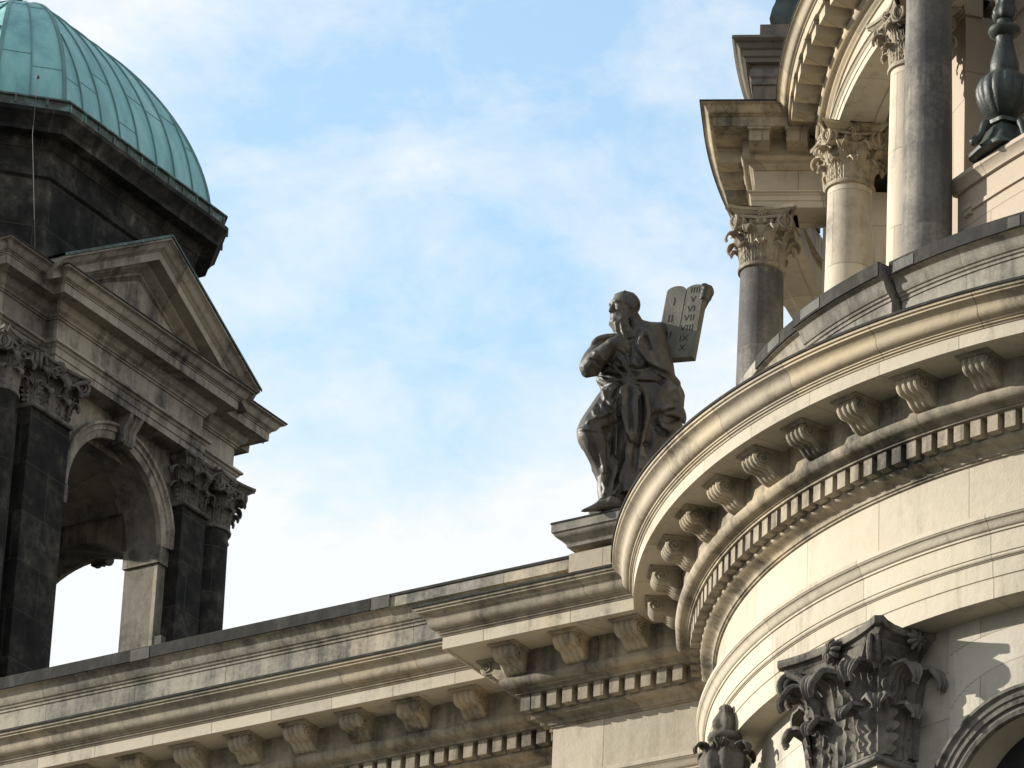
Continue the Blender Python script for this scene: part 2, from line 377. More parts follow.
def abacus(mb, c, ax, ay, hw, z0, z1, sag=0.16, cut=0.10):
    ax, ay = np.array(ax), np.array(ay)
    def outline(k):
        pts = []; h = hw*k
        for q in range(4):
            a, b = ((ax, ay), (ay, -ax), (-ax, -ay), (-ay, ax))[q]
            for i in range(13):
                s = -1+2*i/12; pts.append(np.array(c)+a*s*h*(1-cut)+b*h*(1-sag*(1-s*s)))
        return pts
    hh = z1-z0; lv = [(0.80, z0), (0.84, z0+.12*hh), (0.93, z0+.45*hh), (0.94, z0+.52*hh), (0.99, z0+.56*hh), (1.0, z0+.62*hh), (1.0, z1)]
    V = []; m = 52
    for k, z in lv: V += [(p[0], p[1], z+Z0) for p in outline(k)]
    F = grid_faces(len(lv), m, wrap_b=True)+[tuple(range(m)), tuple((len(lv)-1)*m+j for j in range(m))]
    mb.add(V, F)
def composite_capital(mb, c, ang, r, z0, z1):
    """round capital: necking, two rows of leaves, egg band, four faces of scrolls, abacus with rosettes"""
    h = z1-z0; ax = np.array([cos(ang), sin(ang)]); ay = np.array([-ax[1], ax[0]])
    lathe(mb, c, [(r*.98, z0), (r*.99, z0+.3*h), (r*1.05, z0+.5*h), (r*1.2, z0+.62*h), (r*1.22, z0+.66*h), (r*1.15, z0+.7*h), (r*1.28, z0+.76*h), (r*1.22, z0+.82*h), (r*1.1, z0+.9*h)], 28)
    lathe(mb, c, [(r*1.0, z0-.07*h), (r*1.12, z0-.055*h), (r*1.15, z0-.02*h), (r*1.12, z0+.01*h), (r*1.0, z0+.02*h)], 28)
    for k in range(24):
        a = 2*pi*k/24; q = c+np.array([cos(a), sin(a)])*r*1.24; ball(mb, (q[0], q[1], z0+.755*h+Z0), r*.115, 5, sz=1.4)
    for k in range(8):
        a = ang+2*pi*k/8; d = np.array([cos(a), sin(a)]); leaf(mb, (*(c+d*r*.95), z0+.0*h+Z0), d, .38*h, r*.36, 1.0)
        a += pi/8; d = np.array([cos(a), sin(a)]); leaf(mb, (*(c+d*r*.95), z0+.02*h+Z0), d, .62*h, r*.34, 1.05)
    for q in range(4):
        a = ang+q*pi/2; n_ = np.array([cos(a), sin(a), 0]); t_ = np.array([-n_[1], n_[0], 0])
        for s in (-1, 1):
            nd = n_+t_*s*0.42; nd /= np.linalg.norm(nd); td = np.cross([0, 0, 1.0], nd)
            cc_ = np.array([*c, z0+.745*h+Z0])+n_*r*1.22+t_*s*r*1.06
            spiral(mb, cc_, td, np.array([0, 0, 1.0]), r*.44, 2.0, .19, 34, flip=s, depth=r*.3, e3=nd)
            leaf(mb, tuple(np.array([*c, z0+.36*h+Z0])+(n_+t_*s)*r*.78), (n_+t_*s), .34*h, r*.22, 0.9)
        # band that joins the scrolls
        tube(mb, [np.array([*c, z0+(.84-.035*(1-abs(s)))*h+Z0])+n_*r*1.27+t_*s*r*1.0 for s in np.linspace(-1, 1, 9)], r*.085, 6)
        rosette(mb, np.array([*c, z0+.91*h+Z0])+n_*r*1.33, n_, r*.28)
    abacus(mb, c, ax, ay, r*1.66, z0+.86*h, z1)
def pilaster_capital(mb, c, nrm, hw, dp, z0, z1, rng):
    """square Corinthian capital: c = middle of the pilaster front face in plan, hw = half width, dp = depth to the wall"""
    h = z1-z0; n_ = np.array(nrm); t_ = np.array([-n_[1], n_[0]]); up = np.array([0, 0, 1.0])
    def P(t, o, z): q = np.array(c)+t_*t+n_*o; return np.array([q[0], q[1], z+Z0])
    # bell
    V = []; lv = [(1.0, 0, z0), (1.0, 0, z0+.55*h), (1.05, .03, z0+.7*h), (1.2, .12, z0+.84*h), (1.26, .15, z0+.88*h)]
    for k, o, z in lv: V += [P(-hw*k, o, z), P(hw*k, o, z), P(hw*k, -dp, z), P(-hw*k, -dp, z)]
    mb.add(V, grid_faces(len(lv), 4, wrap_b=True)+[(0, 1, 2, 3), tuple(len(lv)*4-4+j for j in range(4))])
    # necking
    for o, zz, r in ((.05, -.045, .05), (.025, .0, .03)):
        tube(mb, [P(-hw-o, -dp, z0+zz*h), P(-hw-o, o, z0+zz*h), P(hw+o, o, z0+zz*h), P(hw+o, -dp, z0+zz*h)], r, 8)
    n3 = np.array([*n_, 0]); t3 = np.array([*t_, 0])
    # leaves, lower and upper row, front and both flanks
    for k in (-.5, .5): leaf(mb, P(k*hw, -.02, z0), n_, .40*h, hw*.40)
    for s in (-1, 1): leaf(mb, P(s*hw*.98, -.03, z0), n_+t_*s, .42*h, hw*.36)
    for k in (-.0,): leaf(mb, P(k*hw, -.02, z0), n_, .68*h, hw*.46, 1.1)
    for k in (-.72, .72): leaf(mb, P(k*hw, -.02, z0+.05*h), n_+t_*k*.5, .64*h, hw*.36, 1.05)
    for s in (-1, 1):
        leaf(mb, P(s*hw, -dp*.55, z0), t_*s, .40*h, hw*.36); leaf(mb, P(s*hw, -dp*.95, z0+.03*h), t_*s, .66*h, hw*.36)
        leaf(mb, P(s*hw*1.0, -.02, z0+.36*h), n_+t_*s, .36*h, hw*.30, 1.0)
        leaf(mb, P(s*hw, -dp*.3, z0+.05*h), t_*s, .64*h, hw*.3)
    # corner scrolls and the inner pair
    for s in (-1, 1):
        d3 = (n3+t3*s)/sqrt(2); cc_ = P(s*hw*1.22, .20*hw*1.3, z0+.765*h)
        for sg in (-1, 1):
            side3 = np.cross(d3, up)*sg
            spiral(mb, cc_+side3*hw*.07, d3, up, hw*.32, 2.0, .2, 34, depth=hw*.07, e3=side3)
        tube(mb, [P(s*hw*.35, .05, z0+.42*h), P(s*hw*.5, .09, z0+.58*h), P(s*hw*.75, .14, z0+.72*h), P(s*hw*1.0, .2, z0+.83*h), P(s*hw*1.2, .27, z0+.87*h)], [hw*.05, hw*.06, hw*.07, hw*.085, hw*.08], 7)
        spiral(mb, P(s*hw*.34, .16, z0+.73*h), t3*s*-1, up, hw*.24, 1.9, .2, 30, depth=hw*.2, e3=n3)
        spiral(mb, P(s*hw*1.14, -dp*.30, z0+.73*h), -n3, up, hw*.22, 1.9, .2, 30, depth=hw*.05, e3=t3*s)
        leaf(mb, P(s*hw*.3, .03, z0+.40*h), n_+t_*s*.3, .30*h, hw*.2)
        rosette(mb, P(s*hw*1.42, -dp*.62, z0+.915*h), t3*s, hw*.25)
    rosette(mb, P(0, .20*hw*1.5, z0+.91*h), n3, hw*.27)
    leaf(mb, P(0, .1, z0+.62*h), n_, .26*h, hw*.15, 0.7)
    # abacus: concave front, straight run back into the wall
    hh = .135*h; a0 = z1-hh; lv = [(.82, -.10), (.85, -.08), (.93, -.02), (.94, -.015), (.99, .03), (1.0, .035), (1.0, .035)]; zz = [0, .12, .45, .52, .56, .62, 1]
    V = []; HW = hw*1.56; F_ = .42*hw
    for (k, o), z in zip(lv, zz):
        row = [P(-HW*k*.93, -dp, a0+hh*z)]
        for i in range(7): q = i/6; row.append(P(-HW*k*(.86+.14*(2*q-1)**2), -dp+(dp+F_*k-.05)*q, a0+hh*z))
        for i in range(17): s = -1+2*i/16; row.append(P(HW*k*s*.93, F_*k+o-.16*hw*1.3*(1-s*s), a0+hh*z))
        for i in range(7): q = 1-i/6; row.append(P(HW*k*(.86+.14*(2*q-1)**2), -dp+(dp+F_*k-.05)*q, a0+hh*z))
        row.append(P(HW*k*.93, -dp, a0+hh*z)); V += row
    m = len(row); mb.add(V, grid_faces(len(lv), m, wrap_b=True)+[tuple(range(m)), tuple((len(lv)-1)*m+j for j in range(m))])
def console_mesh():
    """fluted scroll bracket, local: x across, +y outward from its root, z up from the soffit (0)"""
    mb = MB(); wd = .36
    out = [(.0, -.03), (.40, -.03), (.425, -.07), (.425, -.13), (.40, -.185), (.355, -.225), (.30, -.24), (.24, -.238), (.19, -.255), (.15, -.29), (.11, -.325), (.06, -.345), (.0, -.35)]
    k = 25; V = []; cy, cz = .16, -.12
    for i in range(k):
        x = -wd/2+wd*i/(k-1); g = 0.5-0.5*cos(2*pi*4*(i/(k-1))); g = min(1, g*1.5); a = 0.024*(1-g)
        for (y, z) in out:
            dy, dz = y-cy, z-cz; L_ = sqrt(dy*dy+dz*dz)+1e-6
            f_ = a if (z < -.05 and y > .02) else 0
            V.append((x, y-dy/L_*f_, z-dz/L_*f_))
    m = len(out); mb.add(V, grid_faces(k, m)+[tuple(range(m)), tuple((k-1)*m+j for j in range(m))])
    for s in (-1, 1):                                            # scroll eyes on the cheeks
        pts = [(s*(wd/2+.006), .30+.095*(1-i/22)*cos(-s*0+i*.52), -.125+.095*(1-i/22)*sin(i*.52)) for i in range(23)]; tube(mb, pts, .016, 5)
    # cap moulding
    for (y1, hw_, z0, z1) in ((.46, .235, -.028, 0.004), (.44, .21, -.05, -.026)):
        V = [(x, y, z) for z in (z0, z1) for (x, y) in ((-hw_, 0), (hw_, 0), (hw_, y1), (-hw_, y1))]
        mb.add(V, [(0, 1, 2, 3), (4, 5, 6, 7), (0, 1, 5, 4), (1, 2, 6, 5), (2, 3, 7, 6), (3, 0, 4, 7)])
    return mb
def block_mesh():
    """plain block bracket with a small cap"""
    mb = MB()
    for (hw_, y1, z0, z1) in ((.16, .40, -.24, -.05), (.185, .44, -.055, 0.004)):
        V = [(x, y, z) for z in (z0, z1) for (x, y) in ((-hw_, 0), (hw_, 0), (hw_, y1), (-hw_, y1))]
        mb.add(V, [(0, 1, 2, 3), (4, 5, 6, 7), (0, 1, 5, 4), (1, 2, 6, 5), (2, 3, 7, 6), (3, 0, 4, 7)])
    return mb
def proto(mb, name, mat, smooth=40):
    o = mb.build(name, mat, None, smooth); me = o.data; bpy.data.objects.remove(o); return me
ME_CONSOLE = proto(console_mesh(), 'bracket', 'bracket'); ME_BLOCK = proto(block_mesh(), 'bracket', 'drum')
def place(me, name, parent, p, outdir, H):
    o = bpy.data.objects.new(name, me); col.objects.link(o); o.parent = parent
    q = np.array([p[0], p[1], H+Z0])-BASE[parent]; o.location = Vector(q.tolist()); o.rotation_euler = (random.uniform(-.006, .006), random.uniform(-.008, .008), atan2(outdir[1], outdir[0])-pi/2+random.uniform(-.012, .012)); o.scale = (random.uniform(.975, 1.02), random.uniform(.97, 1.02), 1)
    return o

# ------------------------------------------------------------------ the ground
g = MB(); n = 3000; g.add([(-n, -n, 0), (n, -n, 0), (n, n, 0), (-n, n, 0)], [(0, 1, 2, 3)]); go = g.build('ground', 'paving', None, 0); go['kind'] = 'structure'

# ------------------------------------------------------------------ main entablature (shared by straight front and rotunda)
P_CORN = [(-.5, 30.2), (1.46, 30.03), (1.48, 30.0), (1.475, 29.965), (1.45, 29.955), (1.45, 29.93)]+[(1.43, 29.92), (1.40, 29.908), (1.368, 29.885), (1.348, 29.855), (1.34, 29.825), (1.338, 29.79), (1.328, 29.757), (1.305, 29.727), (1.27, 29.706), (1.24, 29.70)]+[(1.235, 29.675), (1.215, 29.672), (1.215, 29.648), (1.195, 29.645), (1.185, 29.62)]
P_CORN = P_CORN+[(-.5, 29.62)]
P_CORO = [(-.4, 29.625), (1.172, 29.618), (1.17, 29.435), (1.13, 29.435), (1.13, 29.455), (.55, 29.455), (-.4, 29.455)]
P_BED = [(-.3, 29.458), (.57, 29.458), (.57, 29.43), (.55, 29.40), (.55, 29.09), (.56, 29.085)]+halfround((.56, 29.085), (.47, 28.945), 8, .75)[1:]+[(.455, 28.93), (.43, 28.925), (.43, 28.905), (.405, 28.90), (.405, 28.87), (.22, 28.868), (.22, 28.625), (.235, 28.62)]+cymah((.235, 28.61), (.06, 28.50), 7)+[(.055, 28.475), (.03, 28.47), (.03, 28.445), (-.3, 28.44)]
P_FRZ = [(-.35, 28.445), (0, 28.445), (0, 27.6), (-.35, 27.6)]
P_ARC = [(-.35, 27.66), (0, 27.65), (.24, 27.60), (.26, 27.585), (.26, 27.53), (.245, 27.52)]+cyma((.24, 27.51), (.15, 27.40), 6)+[(.15, 27.37), (.13, 27.365), (.13, 27.09), (.115, 27.085)]+halfround((.115, 27.08), (.10, 27.03), 4, .8)+[(.10, 27.02), (.085, 27.015), (.08, 26.80), (.065, 26.79), (.06, 26.52), (-.60, 26.52), (-.60, 27.66)]
P_WAL = [(-.34, 26.53), (-.34, -Z0-.3), (-.9, -Z0-.3), (-.9, 26.53)]
RJ, VJ = 8.8, 3.62                                              # frieze radius of the rotunda, frieze plane of the projecting front
def j_az(d): return 147+degrees(asin((VJ+d)/(RJ+d)))
def j_rot(d): return circ(CC, RJ+d, j_az(d))
def j_wal(d): return j_rot(d)

# --- rotunda
rot = thing('rotunda', 'big round sandstone bay with bracketed curved cornice at lower right of the facade', 'building', (CC[0], CC[1], 0))
A1 = 292
def rotpath(a0=171.5): return arcpath(CC, RJ, a0, A1, 0.75)
for nm, pf, mt in (('cornice', P_CORN, 'cornice'), ('corona', P_CORO, 'corona'), ('bed_moulding', P_BED, 'bed'), ('frieze', P_FRZ, 'frieze'), ('architrave', P_ARC, 'arch')):
    mb = MB(); pth = rotpath(); sweep(mb, [circ(CC, RJ, 176.8)]+[p for p in arcpath(CC, RJ, 178, A1, .75)], pf, 1, start=j_rot); mb.build(nm, mt, rot)
# wall of the rotunda, with the arched niche
NAZ, NH, NR = 231.85, 23.83, 1.28
mb = MB(); RW = RJ-.34
def wallpt(s, h, r=RW): return (*circ(CC, r, NAZ+degrees(s/RW)), h+Z0)
for (a, b) in ((165, NAZ-degrees(NR/RW)), (NAZ+degrees(NR/RW), A1)):
    sweep(mb, arcpath(CC, RW, a, b, .8), [(0, 26.54), (0, -Z0-.3), (-.8, -Z0-.3), (-.8, 26.54)], 1, v0=0)
n = 40; V, F, UVs = [], [], []
for i in range(n+1):
    s = -NR+2*NR*i/n; hh = NH+sqrt(max(0, NR*NR-s*s))
    for r in (RW, RW-.55): V += [wallpt(s, 26.54, r), wallpt(s, hh, r)]
for i in range(n):
    a = 4*i; b = a+4; s0, s1 = 130+2*NR*i/n, 130+2*NR*(i+1)/n
    F += [(a, b, b+1, a+1), (a+1, b+1, b+3, a+3)]; UVs += [[(s0, 27), (s1, 27), (s1, 25.), (s0, 25.)], [(s0, .2), (s1, .2), (s1, .5), (s0, .5)]]
mb.add(V, F, UVs)
mb.build('wall', 'wall', rot)
mb = MB()                                                       # moulded arch round the niche
prof = [(0, -.02), (0, .06), (.05, .08), (.09, .055), (.12, .055), (.125, .09), (.2, .10), (.205, .12), (.27, .13), (.30, .17), (.34, .17), (.34, -.02)]
V = []; k = len(prof); na = 49
for i in range(na):
    a = pi*i/(na-1)
    for (rr, o) in prof: V.append(wallpt(-(NR-.04+rr)*cos(a), NH+(NR-.04+rr)*sin(a), RW+o))
mb.add(V, grid_faces(na, k)+[tuple(range(k))])
for sgn in (-1, 1):
    V = []
    for hh in (NH, 21.0):
        for (rr, o) in prof: V.append(wallpt(sgn*(NR-.04+rr), hh, RW+o))
    mb.add(V, grid_faces(2, k))
mb.build('niche_arch', 'darkcap', rot)
mb = MB(); V = [wallpt(-NR*1.1+2.2*NR*i/20, h, RW-.5) for i in range(21) for h in (20.0, 25.4)]; mb.add(V, grid_faces(21, 2)); mb.build('window', 'glass', rot)
# dentils
mb = MB(); Rd = RJ+.37
k = 0; a = 173.3
while a < A1-2:
    d = np.array([cos(radians(a)), sin(radians(a))]); t = np.array([-d[1], d[0]])
    box(mb, CC+d*(RJ+.29), t, d, .155, .16, 28.635, 28.872); a += 1.603
mb.build('dentil_course', 'bed', rot, 0)
# brackets
for i in range(18):
    a = 176.11+.95+6.06*i*.9985
    if a > A1-3: break
    d = np.array([cos(radians(a)), sin(radians(a))]); place(ME_CONSOLE, 'bracket', rot, CC+d*(RJ+.545), d, 29.456)
# pilasters: shaft, capital
def pilaster(az):
    d = np.array([cos(radians(az)), sin(radians(az))]); t = np.array([-d[1], d[0]]); mb = MB()
    face = CC+d*9.02
    box(mb, CC+d*8.62, t, d, 1.34, .80, -Z0, 24.78); p = mb.build('pilaster', 'wall', rot, 0)
    mc = MB(); pilaster_capital(mc, face, d, .67, .62, 24.82, 26.515, random); mc.build('capital', 'darkcap', p, 50)
for a in (214.6, 249.5): pilaster(a)
fq = onY(725, 735, 64.6); fx = fq[:2]; h0 = fq[2]-Z0                # flame finial that crowns the gable of a wall niche below
def flm(a, h, r): return r*(1+.16*cos(5*a+6*(h-h0))) if h > h0+.02 else (r*(1+.10*cos(8*a)) if h < h0-.10 else r)
mb = MB(); lathe(mb, fx, [(.30, h0-1.5), (.30, h0-.95), (.36, h0-.9), (.36, h0-.82), (.2, h0-.74), (.24, h0-.62), (.30, h0-.5), (.31, h0-.38), (.25, h0-.26), (.19, h0-.16), (.17, h0-.11), (.22, h0-.09), (.235, h0-.05), (.22, h0-.01), (.15, h0+.02), (.17, h0+.08), (.165, h0+.16), (.12, h0+.25), (.07, h0+.32), (.085, h0+.36), (.06, h0+.41), (.01, h0+.43)], 40, flm); fin = mb.build('finial', 'darkcap', rot, 60)
mb = MB()
for k in range(6):
    a = k*pi/3+.3; d = np.array([cos(a), sin(a)]); leaf(mb, (*(fx+d*.19), h0-.62+Z0), d, .42, .13, 1.1)
mb.build('leaves', 'darkcap', fin, 50)
mb = MB(); dd = (fx-CC)/np.linalg.norm(fx-CC); box(mb, CC+dd*(8.2+.7), [-dd[1], dd[0]], dd, .8, 1.4, -Z0, h0-1.45); mb.build('niche_pier', 'wall', rot, 0)
# parapet
def par_prof(top, back=.5):
    return [(-back, top), (.05, top-.0), (.06, top-.015), (.06, top-.20), (.03, top-.205)]+cyma((.02, top-.21), (-.11, top-.40), 6)+[(-.12, top-.43), (-.145, top-.44), (-.145, top-.48), (-.165, top-.485), (-.165, 29.9), (-back, 29.9)]
mb = MB()
for (a0, a1, R, tp) in ((174, 205.2, 8.79, 31.80), (205.2, 217.5, 8.86, 31.80), (218.0, A1, 8.74, 31.81)):
    sweep(mb, arcpath(CC, R, a0, a1, .75), par_prof(tp), 1)
mb.build('parapet', 'parapet', rot)
mb = MB()
for (a0, a1, R, tp) in ((196.5, 205.2, 8.79, 31.80), (205.2, 217.5, 8.86, 31.80), (218.0, A1, 8.74, 31.81)):
    sweep(mb, arcpath(CC, R, a0, a1, .75), [(-.45, tp+.012), (.075, tp+.012), (.085, tp), (.085, tp-.19), (.062, tp-.19), (.062, tp+.003), (-.45, tp+.003)], 1)
sweep(mb, arcpath(CC, RJ, 177.3, A1, .75), [(1.0, 30.085), (1.47, 30.045), (1.50, 30.035), (1.50, 30.0), (1.483, 30.0), (1.48, 30.03), (1.0, 30.078)], 1)
mb.build('flashing', 'lead', rot)
for (a, b, R) in ((199.6, 201.9, 8.79), (206.6, 209.6, 8.86), (218.6, 221.0, 8.74), (231, 232.2, 8.74)):
    mb = MB(); sweep(mb, arcpath(CC, R, a, b, .75), [(.088, 31.78), (.093, 31.78), (.093, 31.63), (.088, 31.63)], 1); mb.build('flashing_patch', 'leadpale', rot)
mb = MB(); prism(mb, arcpath(CC, 8.5, 150, A1, 4)+[CC+np.array([12, 14])], 30.9, 31.0); mb.build('roof', 'lead', rot, 0)

# --- straight front
fac = thing('facade_wall', 'straight sandstone front with dentils, scroll brackets and stained parapet left of the round bay', 'building', (*uv(-16, 0), 0))
UL, UC, VR = -46.0, -10.72, -2.48
pth = [uv(UL, VR), uv(UC, VR), uv(UC, -VJ), uv(-8.3, -VJ)]
for nm, pf, mt in (('cornice', P_CORN, 'cornice'), ('corona', P_CORO, 'corona'), ('bed_moulding', P_BED, 'bed'), ('frieze', P_FRZ, 'frieze'), ('architrave', P_ARC, 'arch')):
    mb = MB(); sweep(mb, pth, pf, 1, end=j_wal); mb.build(nm, mt, fac)
mb = MB(); sweep(mb, pth, P_WAL, 1, v0=0); mb.build('wall', 'wall', fac, 0)
mb = MB()
i = 0
u_ = -12.65+.2475*6
while u_ > UL+1: box(mb, uv(u_, VR-.29), uu, vv, .155, .16, 28.635, 28.872); u_ -= .2475
for i in range(-3, 9):
    u_ = -10.61+.07+.2565*i
    if u_ > UC-.30: box(mb, uv(u_, -VJ-.29), uu, vv, .155, .16, 28.635, 28.872)
for i in range(4): box(mb, uv(UC-.29, -VJ+.05+.2565*i), uu, vv, .16, .155, 28.635, 28.872)
box(mb, uv(-11.0+.02, -3.9), uu, vv, .155, .155, 28.635, 28.872)
mb.build('dentil_course', 'bed', fac, 0)
for i in range(32): place(ME_CONSOLE, 'bracket', fac, uv(-12.40-.983*i, VR-.545), -vv, 29.456)
for i in (0, 1, 2): place(ME_CONSOLE, 'bracket', fac, uv(-11.02+1.0*i, -VJ-.545), -vv, 29.456)
place(ME_CONSOLE, 'bracket', fac, uv(UC-.545, -3.95), -uu, 29.456)
VP = -2.2
mb = MB(); sweep(mb, [uv(UL, VP), uv(-11.0, VP)], par_prof(31.8), 1); mb.build('parapet', 'parapet', fac)
mb = MB()
sweep(mb, [uv(UL, VP), uv(-14.9, VP)], [(-.45, 31.812), (.075, 31.812), (.085, 31.8), (.085, 31.61), (.062, 31.61), (.062, 31.803), (-.45, 31.803)], 1)
sweep(mb, [uv(-14.9, VP), uv(-11.05, VP)], [(-.45, 31.815), (.075, 31.815), (.08, 31.80), (.08, 31.77), (.065, 31.77), (.062, 31.803), (-.45, 31.803)], 1)
fp = [(1.0, 30.085), (1.47, 30.045), (1.50, 30.035), (1.50, 30.0), (1.483, 30.0), (1.48, 30.03), (1.0, 30.078)]
sweep(mb, pth, fp, 1, end=j_wal)
mb.build('flashing', 'lead', fac)
for (a, b) in ((-14.88, -14.55), (-19.3, -18.95)):
    mb = MB(); sweep(mb, [uv(a, VP), uv(b, VP)], [(.083, 31.79), (.092, 31.79), (.092, 31.60), (.083, 31.60)], 1); mb.build('flashing_patch', 'leadpale', fac)
mb = MB(); box(mb, uv(-19.05, -1.9), uu, vv, .12, .12, 31.0, 32.12); mb.build('post', 'leadpale', fac, 0)
mb = MB(); prism(mb, [uv(UL, -2.0), uv(-4, -2.0), uv(-4, 26), uv(UL, 26)], 30.7, 30.8); mb.build('roof', 'lead', fac, 0)


# ------------------------------------------------------------------ dome drum behind the round bay
drm = thing('dome_drum', 'tall columned drum with curved entablature rising behind the round bay at upper right', 'building', (DC[0], DC[1], 0))
RF, RS = 14.45, 15.60
def dpath():
    return arcpath(DC, RS, 148, 173.9, 1.0)+arcpath(DC, RF, 173.9, 203.6, .8)+arcpath(DC, RS, 203.6, 226, 1.0)
Q_CORN = [(-.4, 40.05), (.80, 40.015), (.82, 40.0), (.82, 39.975), (.80, 39.97)]+cyma((.79, 39.965), (.68, 39.85), 7)+[(.66, 39.845), (.66, 39.825), (.635, 39.82), (.63, 39.66), (.60, 39.66), (.60, 39.672), (.2, 39.672), (-.4, 39.672)]
Q_BED = [(-.3, 39.675), (.19, 39.675), (.19, 39.40), (.2, 39.395)]+halfround((.2, 39.395), (.13, 39.30), 6, .7)[1:]+[(.12, 39.29), (.10, 39.285)]+cymah((.095, 39.28), (.03, 39.21), 5)+[(.0, 39.20), (-.3, 39.20)]
Q_FRZ = [(-.3, 39.205), (0, 39.205), (0, 38.80), (-.3, 38.80)]
Q_ARC = [(-.3, 38.83), (0, 38.825), (.10, 38.80), (.115, 38.79), (.115, 38.755), (.10, 38.75)]+cyma((.095, 38.745), (.055, 38.69), 5)+[(.05, 38.68), (.045, 38.55), (.03, 38.545), (.025, 38.36), (-.14, 38.36), (-.15, 38.40), (-.50, 38.40), (-.51, 38.36), (-.66, 38.36), (-.66, 38.83)]
Q_ARC = [(d, 38.83-(38.83-h)*.6) for d, h in Q_ARC]
for nm, pf, mt in (('cornice', Q_CORN, 'cornice'), ('bed_moulding', Q_BED, 'drum'), ('frieze', Q_FRZ, 'frieze'), ('architrave', Q_ARC, 'arch')):
    mb = MB(); sweep(mb, dpath(), pf, 1); mb.build(nm, mt, drm)
mb = MB(); sweep(mb, dpath(), [(.4, 40.055), (.81, 40.022), (.835, 40.018), (.835, 39.99), (.822, 39.99), (.822, 40.01), (.4, 40.045)], 1); mb.build('flashing', 'lead', drm)
def tang(a): return np.array([-sin(radians(a)), cos(radians(a))])
def radl(a): return np.array([cos(radians(a)), sin(radians(a))])
for i in range(11): a = 179.0+2.28*i; place(ME_BLOCK, 'bracket', drm, circ(DC, RF+.185, a), radl(a), 39.673)
for i in range(9): a = 172.9-2.15*i; place(ME_BLOCK, 'bracket', drm, circ(DC, RS+.185, a), radl(a), 39.673)
for R in (15.52, 14.93): place(ME_BLOCK, 'bracket', drm, circ(DC, R, 173.9)+tang(173.9)*.185, tang(173.9), 39.673)
# wall behind the columns
mb = MB(); sweep(mb, arcpath(DC, 13.35, 150, 193.2, 1), [(0, 41), (0, 30.5), (-.6, 30.5), (-.6, 41)], 1, v0=0); mb.build('wall', 'wall', drm)
mb = MB(); sweep(mb, arcpath(DC, 13.0, 192, 232, 1), [(0, 42), (0, 30.5), (-.6, 30.5), (-.6, 42)], 1, v0=0); mb.build('niche_wall', 'pink', drm)
mb = MB(); sweep(mb, arcpath(DC, 13.0, 192, 232, 1), [(-.05, 39.08), (.10, 39.06), (.10, 39.0), (.07, 38.98), (.05, 38.9), (.05, 38.8), (.03, 38.79), (.03, 38.5), (-.05, 38.5)], 1)
sweep(mb, arcpath(DC, 13.5, 194.0, 198.6, .8), [(-.25, 39.08), (.10, 39.06), (.10, 39.0), (.07, 38.98), (.05, 38.9), (.05, 38.8), (.03, 38.79), (.03, 38.72), (-.25, 38.72)], 1); mb.build('impost', 'pink', drm)
mb = MB(); sweep(mb, arcpath(DC, 13.5, 193.2, 198.4, .8), [(0, 38.75), (0, 31), (-.7, 31), (-.7, 38.75)], 1, v0=0); mb.build('pilaster', 'pink', drm)
mb = MB(); V = []                                                # the arch that springs from the impost
prof = [(0, -.55), (0, .0), (.05, .06), (.12, .06), (.13, .1), (.26, .1), (.3, .14), (.34, .14), (.34, -.55)]; na = 41; rN = 2.2; ac = 198.2+degrees(rN/13.5)
for i in range(na):
    a = pi*i/(na-1)
    for (rr, o) in prof: V.append((*circ(DC, 13.4+o, ac-degrees((rN+rr)*cos(a)/13.5)), 39.08+(rN+rr)*sin(a)+Z0))
mb.add(V, grid_faces(na, len(prof), wrap_b=True)); mb.build('niche_arch', 'pink', drm)
mb = MB(); sweep(mb, arcpath(DC, 14.4, 150, 194, 1.5), [(0, 38.95), (0, 38.86), (-1.6, 38.86), (-1.6, 38.95)], 1); mb.build('ceiling', 'drum', drm)
mb = MB(); sweep(mb, arcpath(DC, 15.9, 140, 232, 1.5), [(0, 32.6), (0, 30.5), (-3, 30.5), (-3, 32.6)], 1); mb.build('podium', 'wall', drm)
# pier behind the first column
mb = MB()
for (a0, a1, R) in ((167.2, 172.6, 14.55), (168.0, 175.4, 14.1), (175.2, 177.2, 13.8)): sweep(mb, arcpath(DC, R, a0, a1, .7), [(0, 38.4), (0, 31), (-1.0, 31), (-1.0, 38.4)], 1, v0=0)
mb.build('pier', 'wall', drm, 0)
mb = MB(); sweep(mb, arcpath(DC, 14.1, 168.2, 175.4, .7)+[circ(DC, 13.4, 175.4)], [(-.1, 36.8), (.10, 36.78), (.12, 36.72), (.08, 36.66), (.05, 36.55), (.03, 36.5), (-.1, 36.5)], 1); mb.build('impost', 'drum', drm)
# columns
RC = .335
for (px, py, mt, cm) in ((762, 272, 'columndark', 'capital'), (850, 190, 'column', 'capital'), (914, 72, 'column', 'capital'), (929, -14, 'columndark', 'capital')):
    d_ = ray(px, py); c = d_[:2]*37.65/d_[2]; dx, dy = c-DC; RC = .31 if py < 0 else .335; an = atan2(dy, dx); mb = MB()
    zb = 32.6; hs = 37.65-zb
    pr = [(RC*1.55, zb), (RC*1.55, zb+.1), (RC*1.45, zb+.12), (RC*1.5, zb+.2), (RC*1.38, zb+.28), (RC*1.28, zb+.3), (RC*1.36, zb+.38), (RC*1.2, zb+.42)]
    for i in range(13): t = i/12; pr.append((RC*(1.10-.10*t**1.6+.02*sin(pi*t)), zb+.44+(hs-.44)*t))
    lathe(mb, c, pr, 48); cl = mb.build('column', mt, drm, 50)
    mc = MB(); composite_capital(mc, c, an, RC, 37.66, 38.55); mc.build('capital', cm, cl, 50)
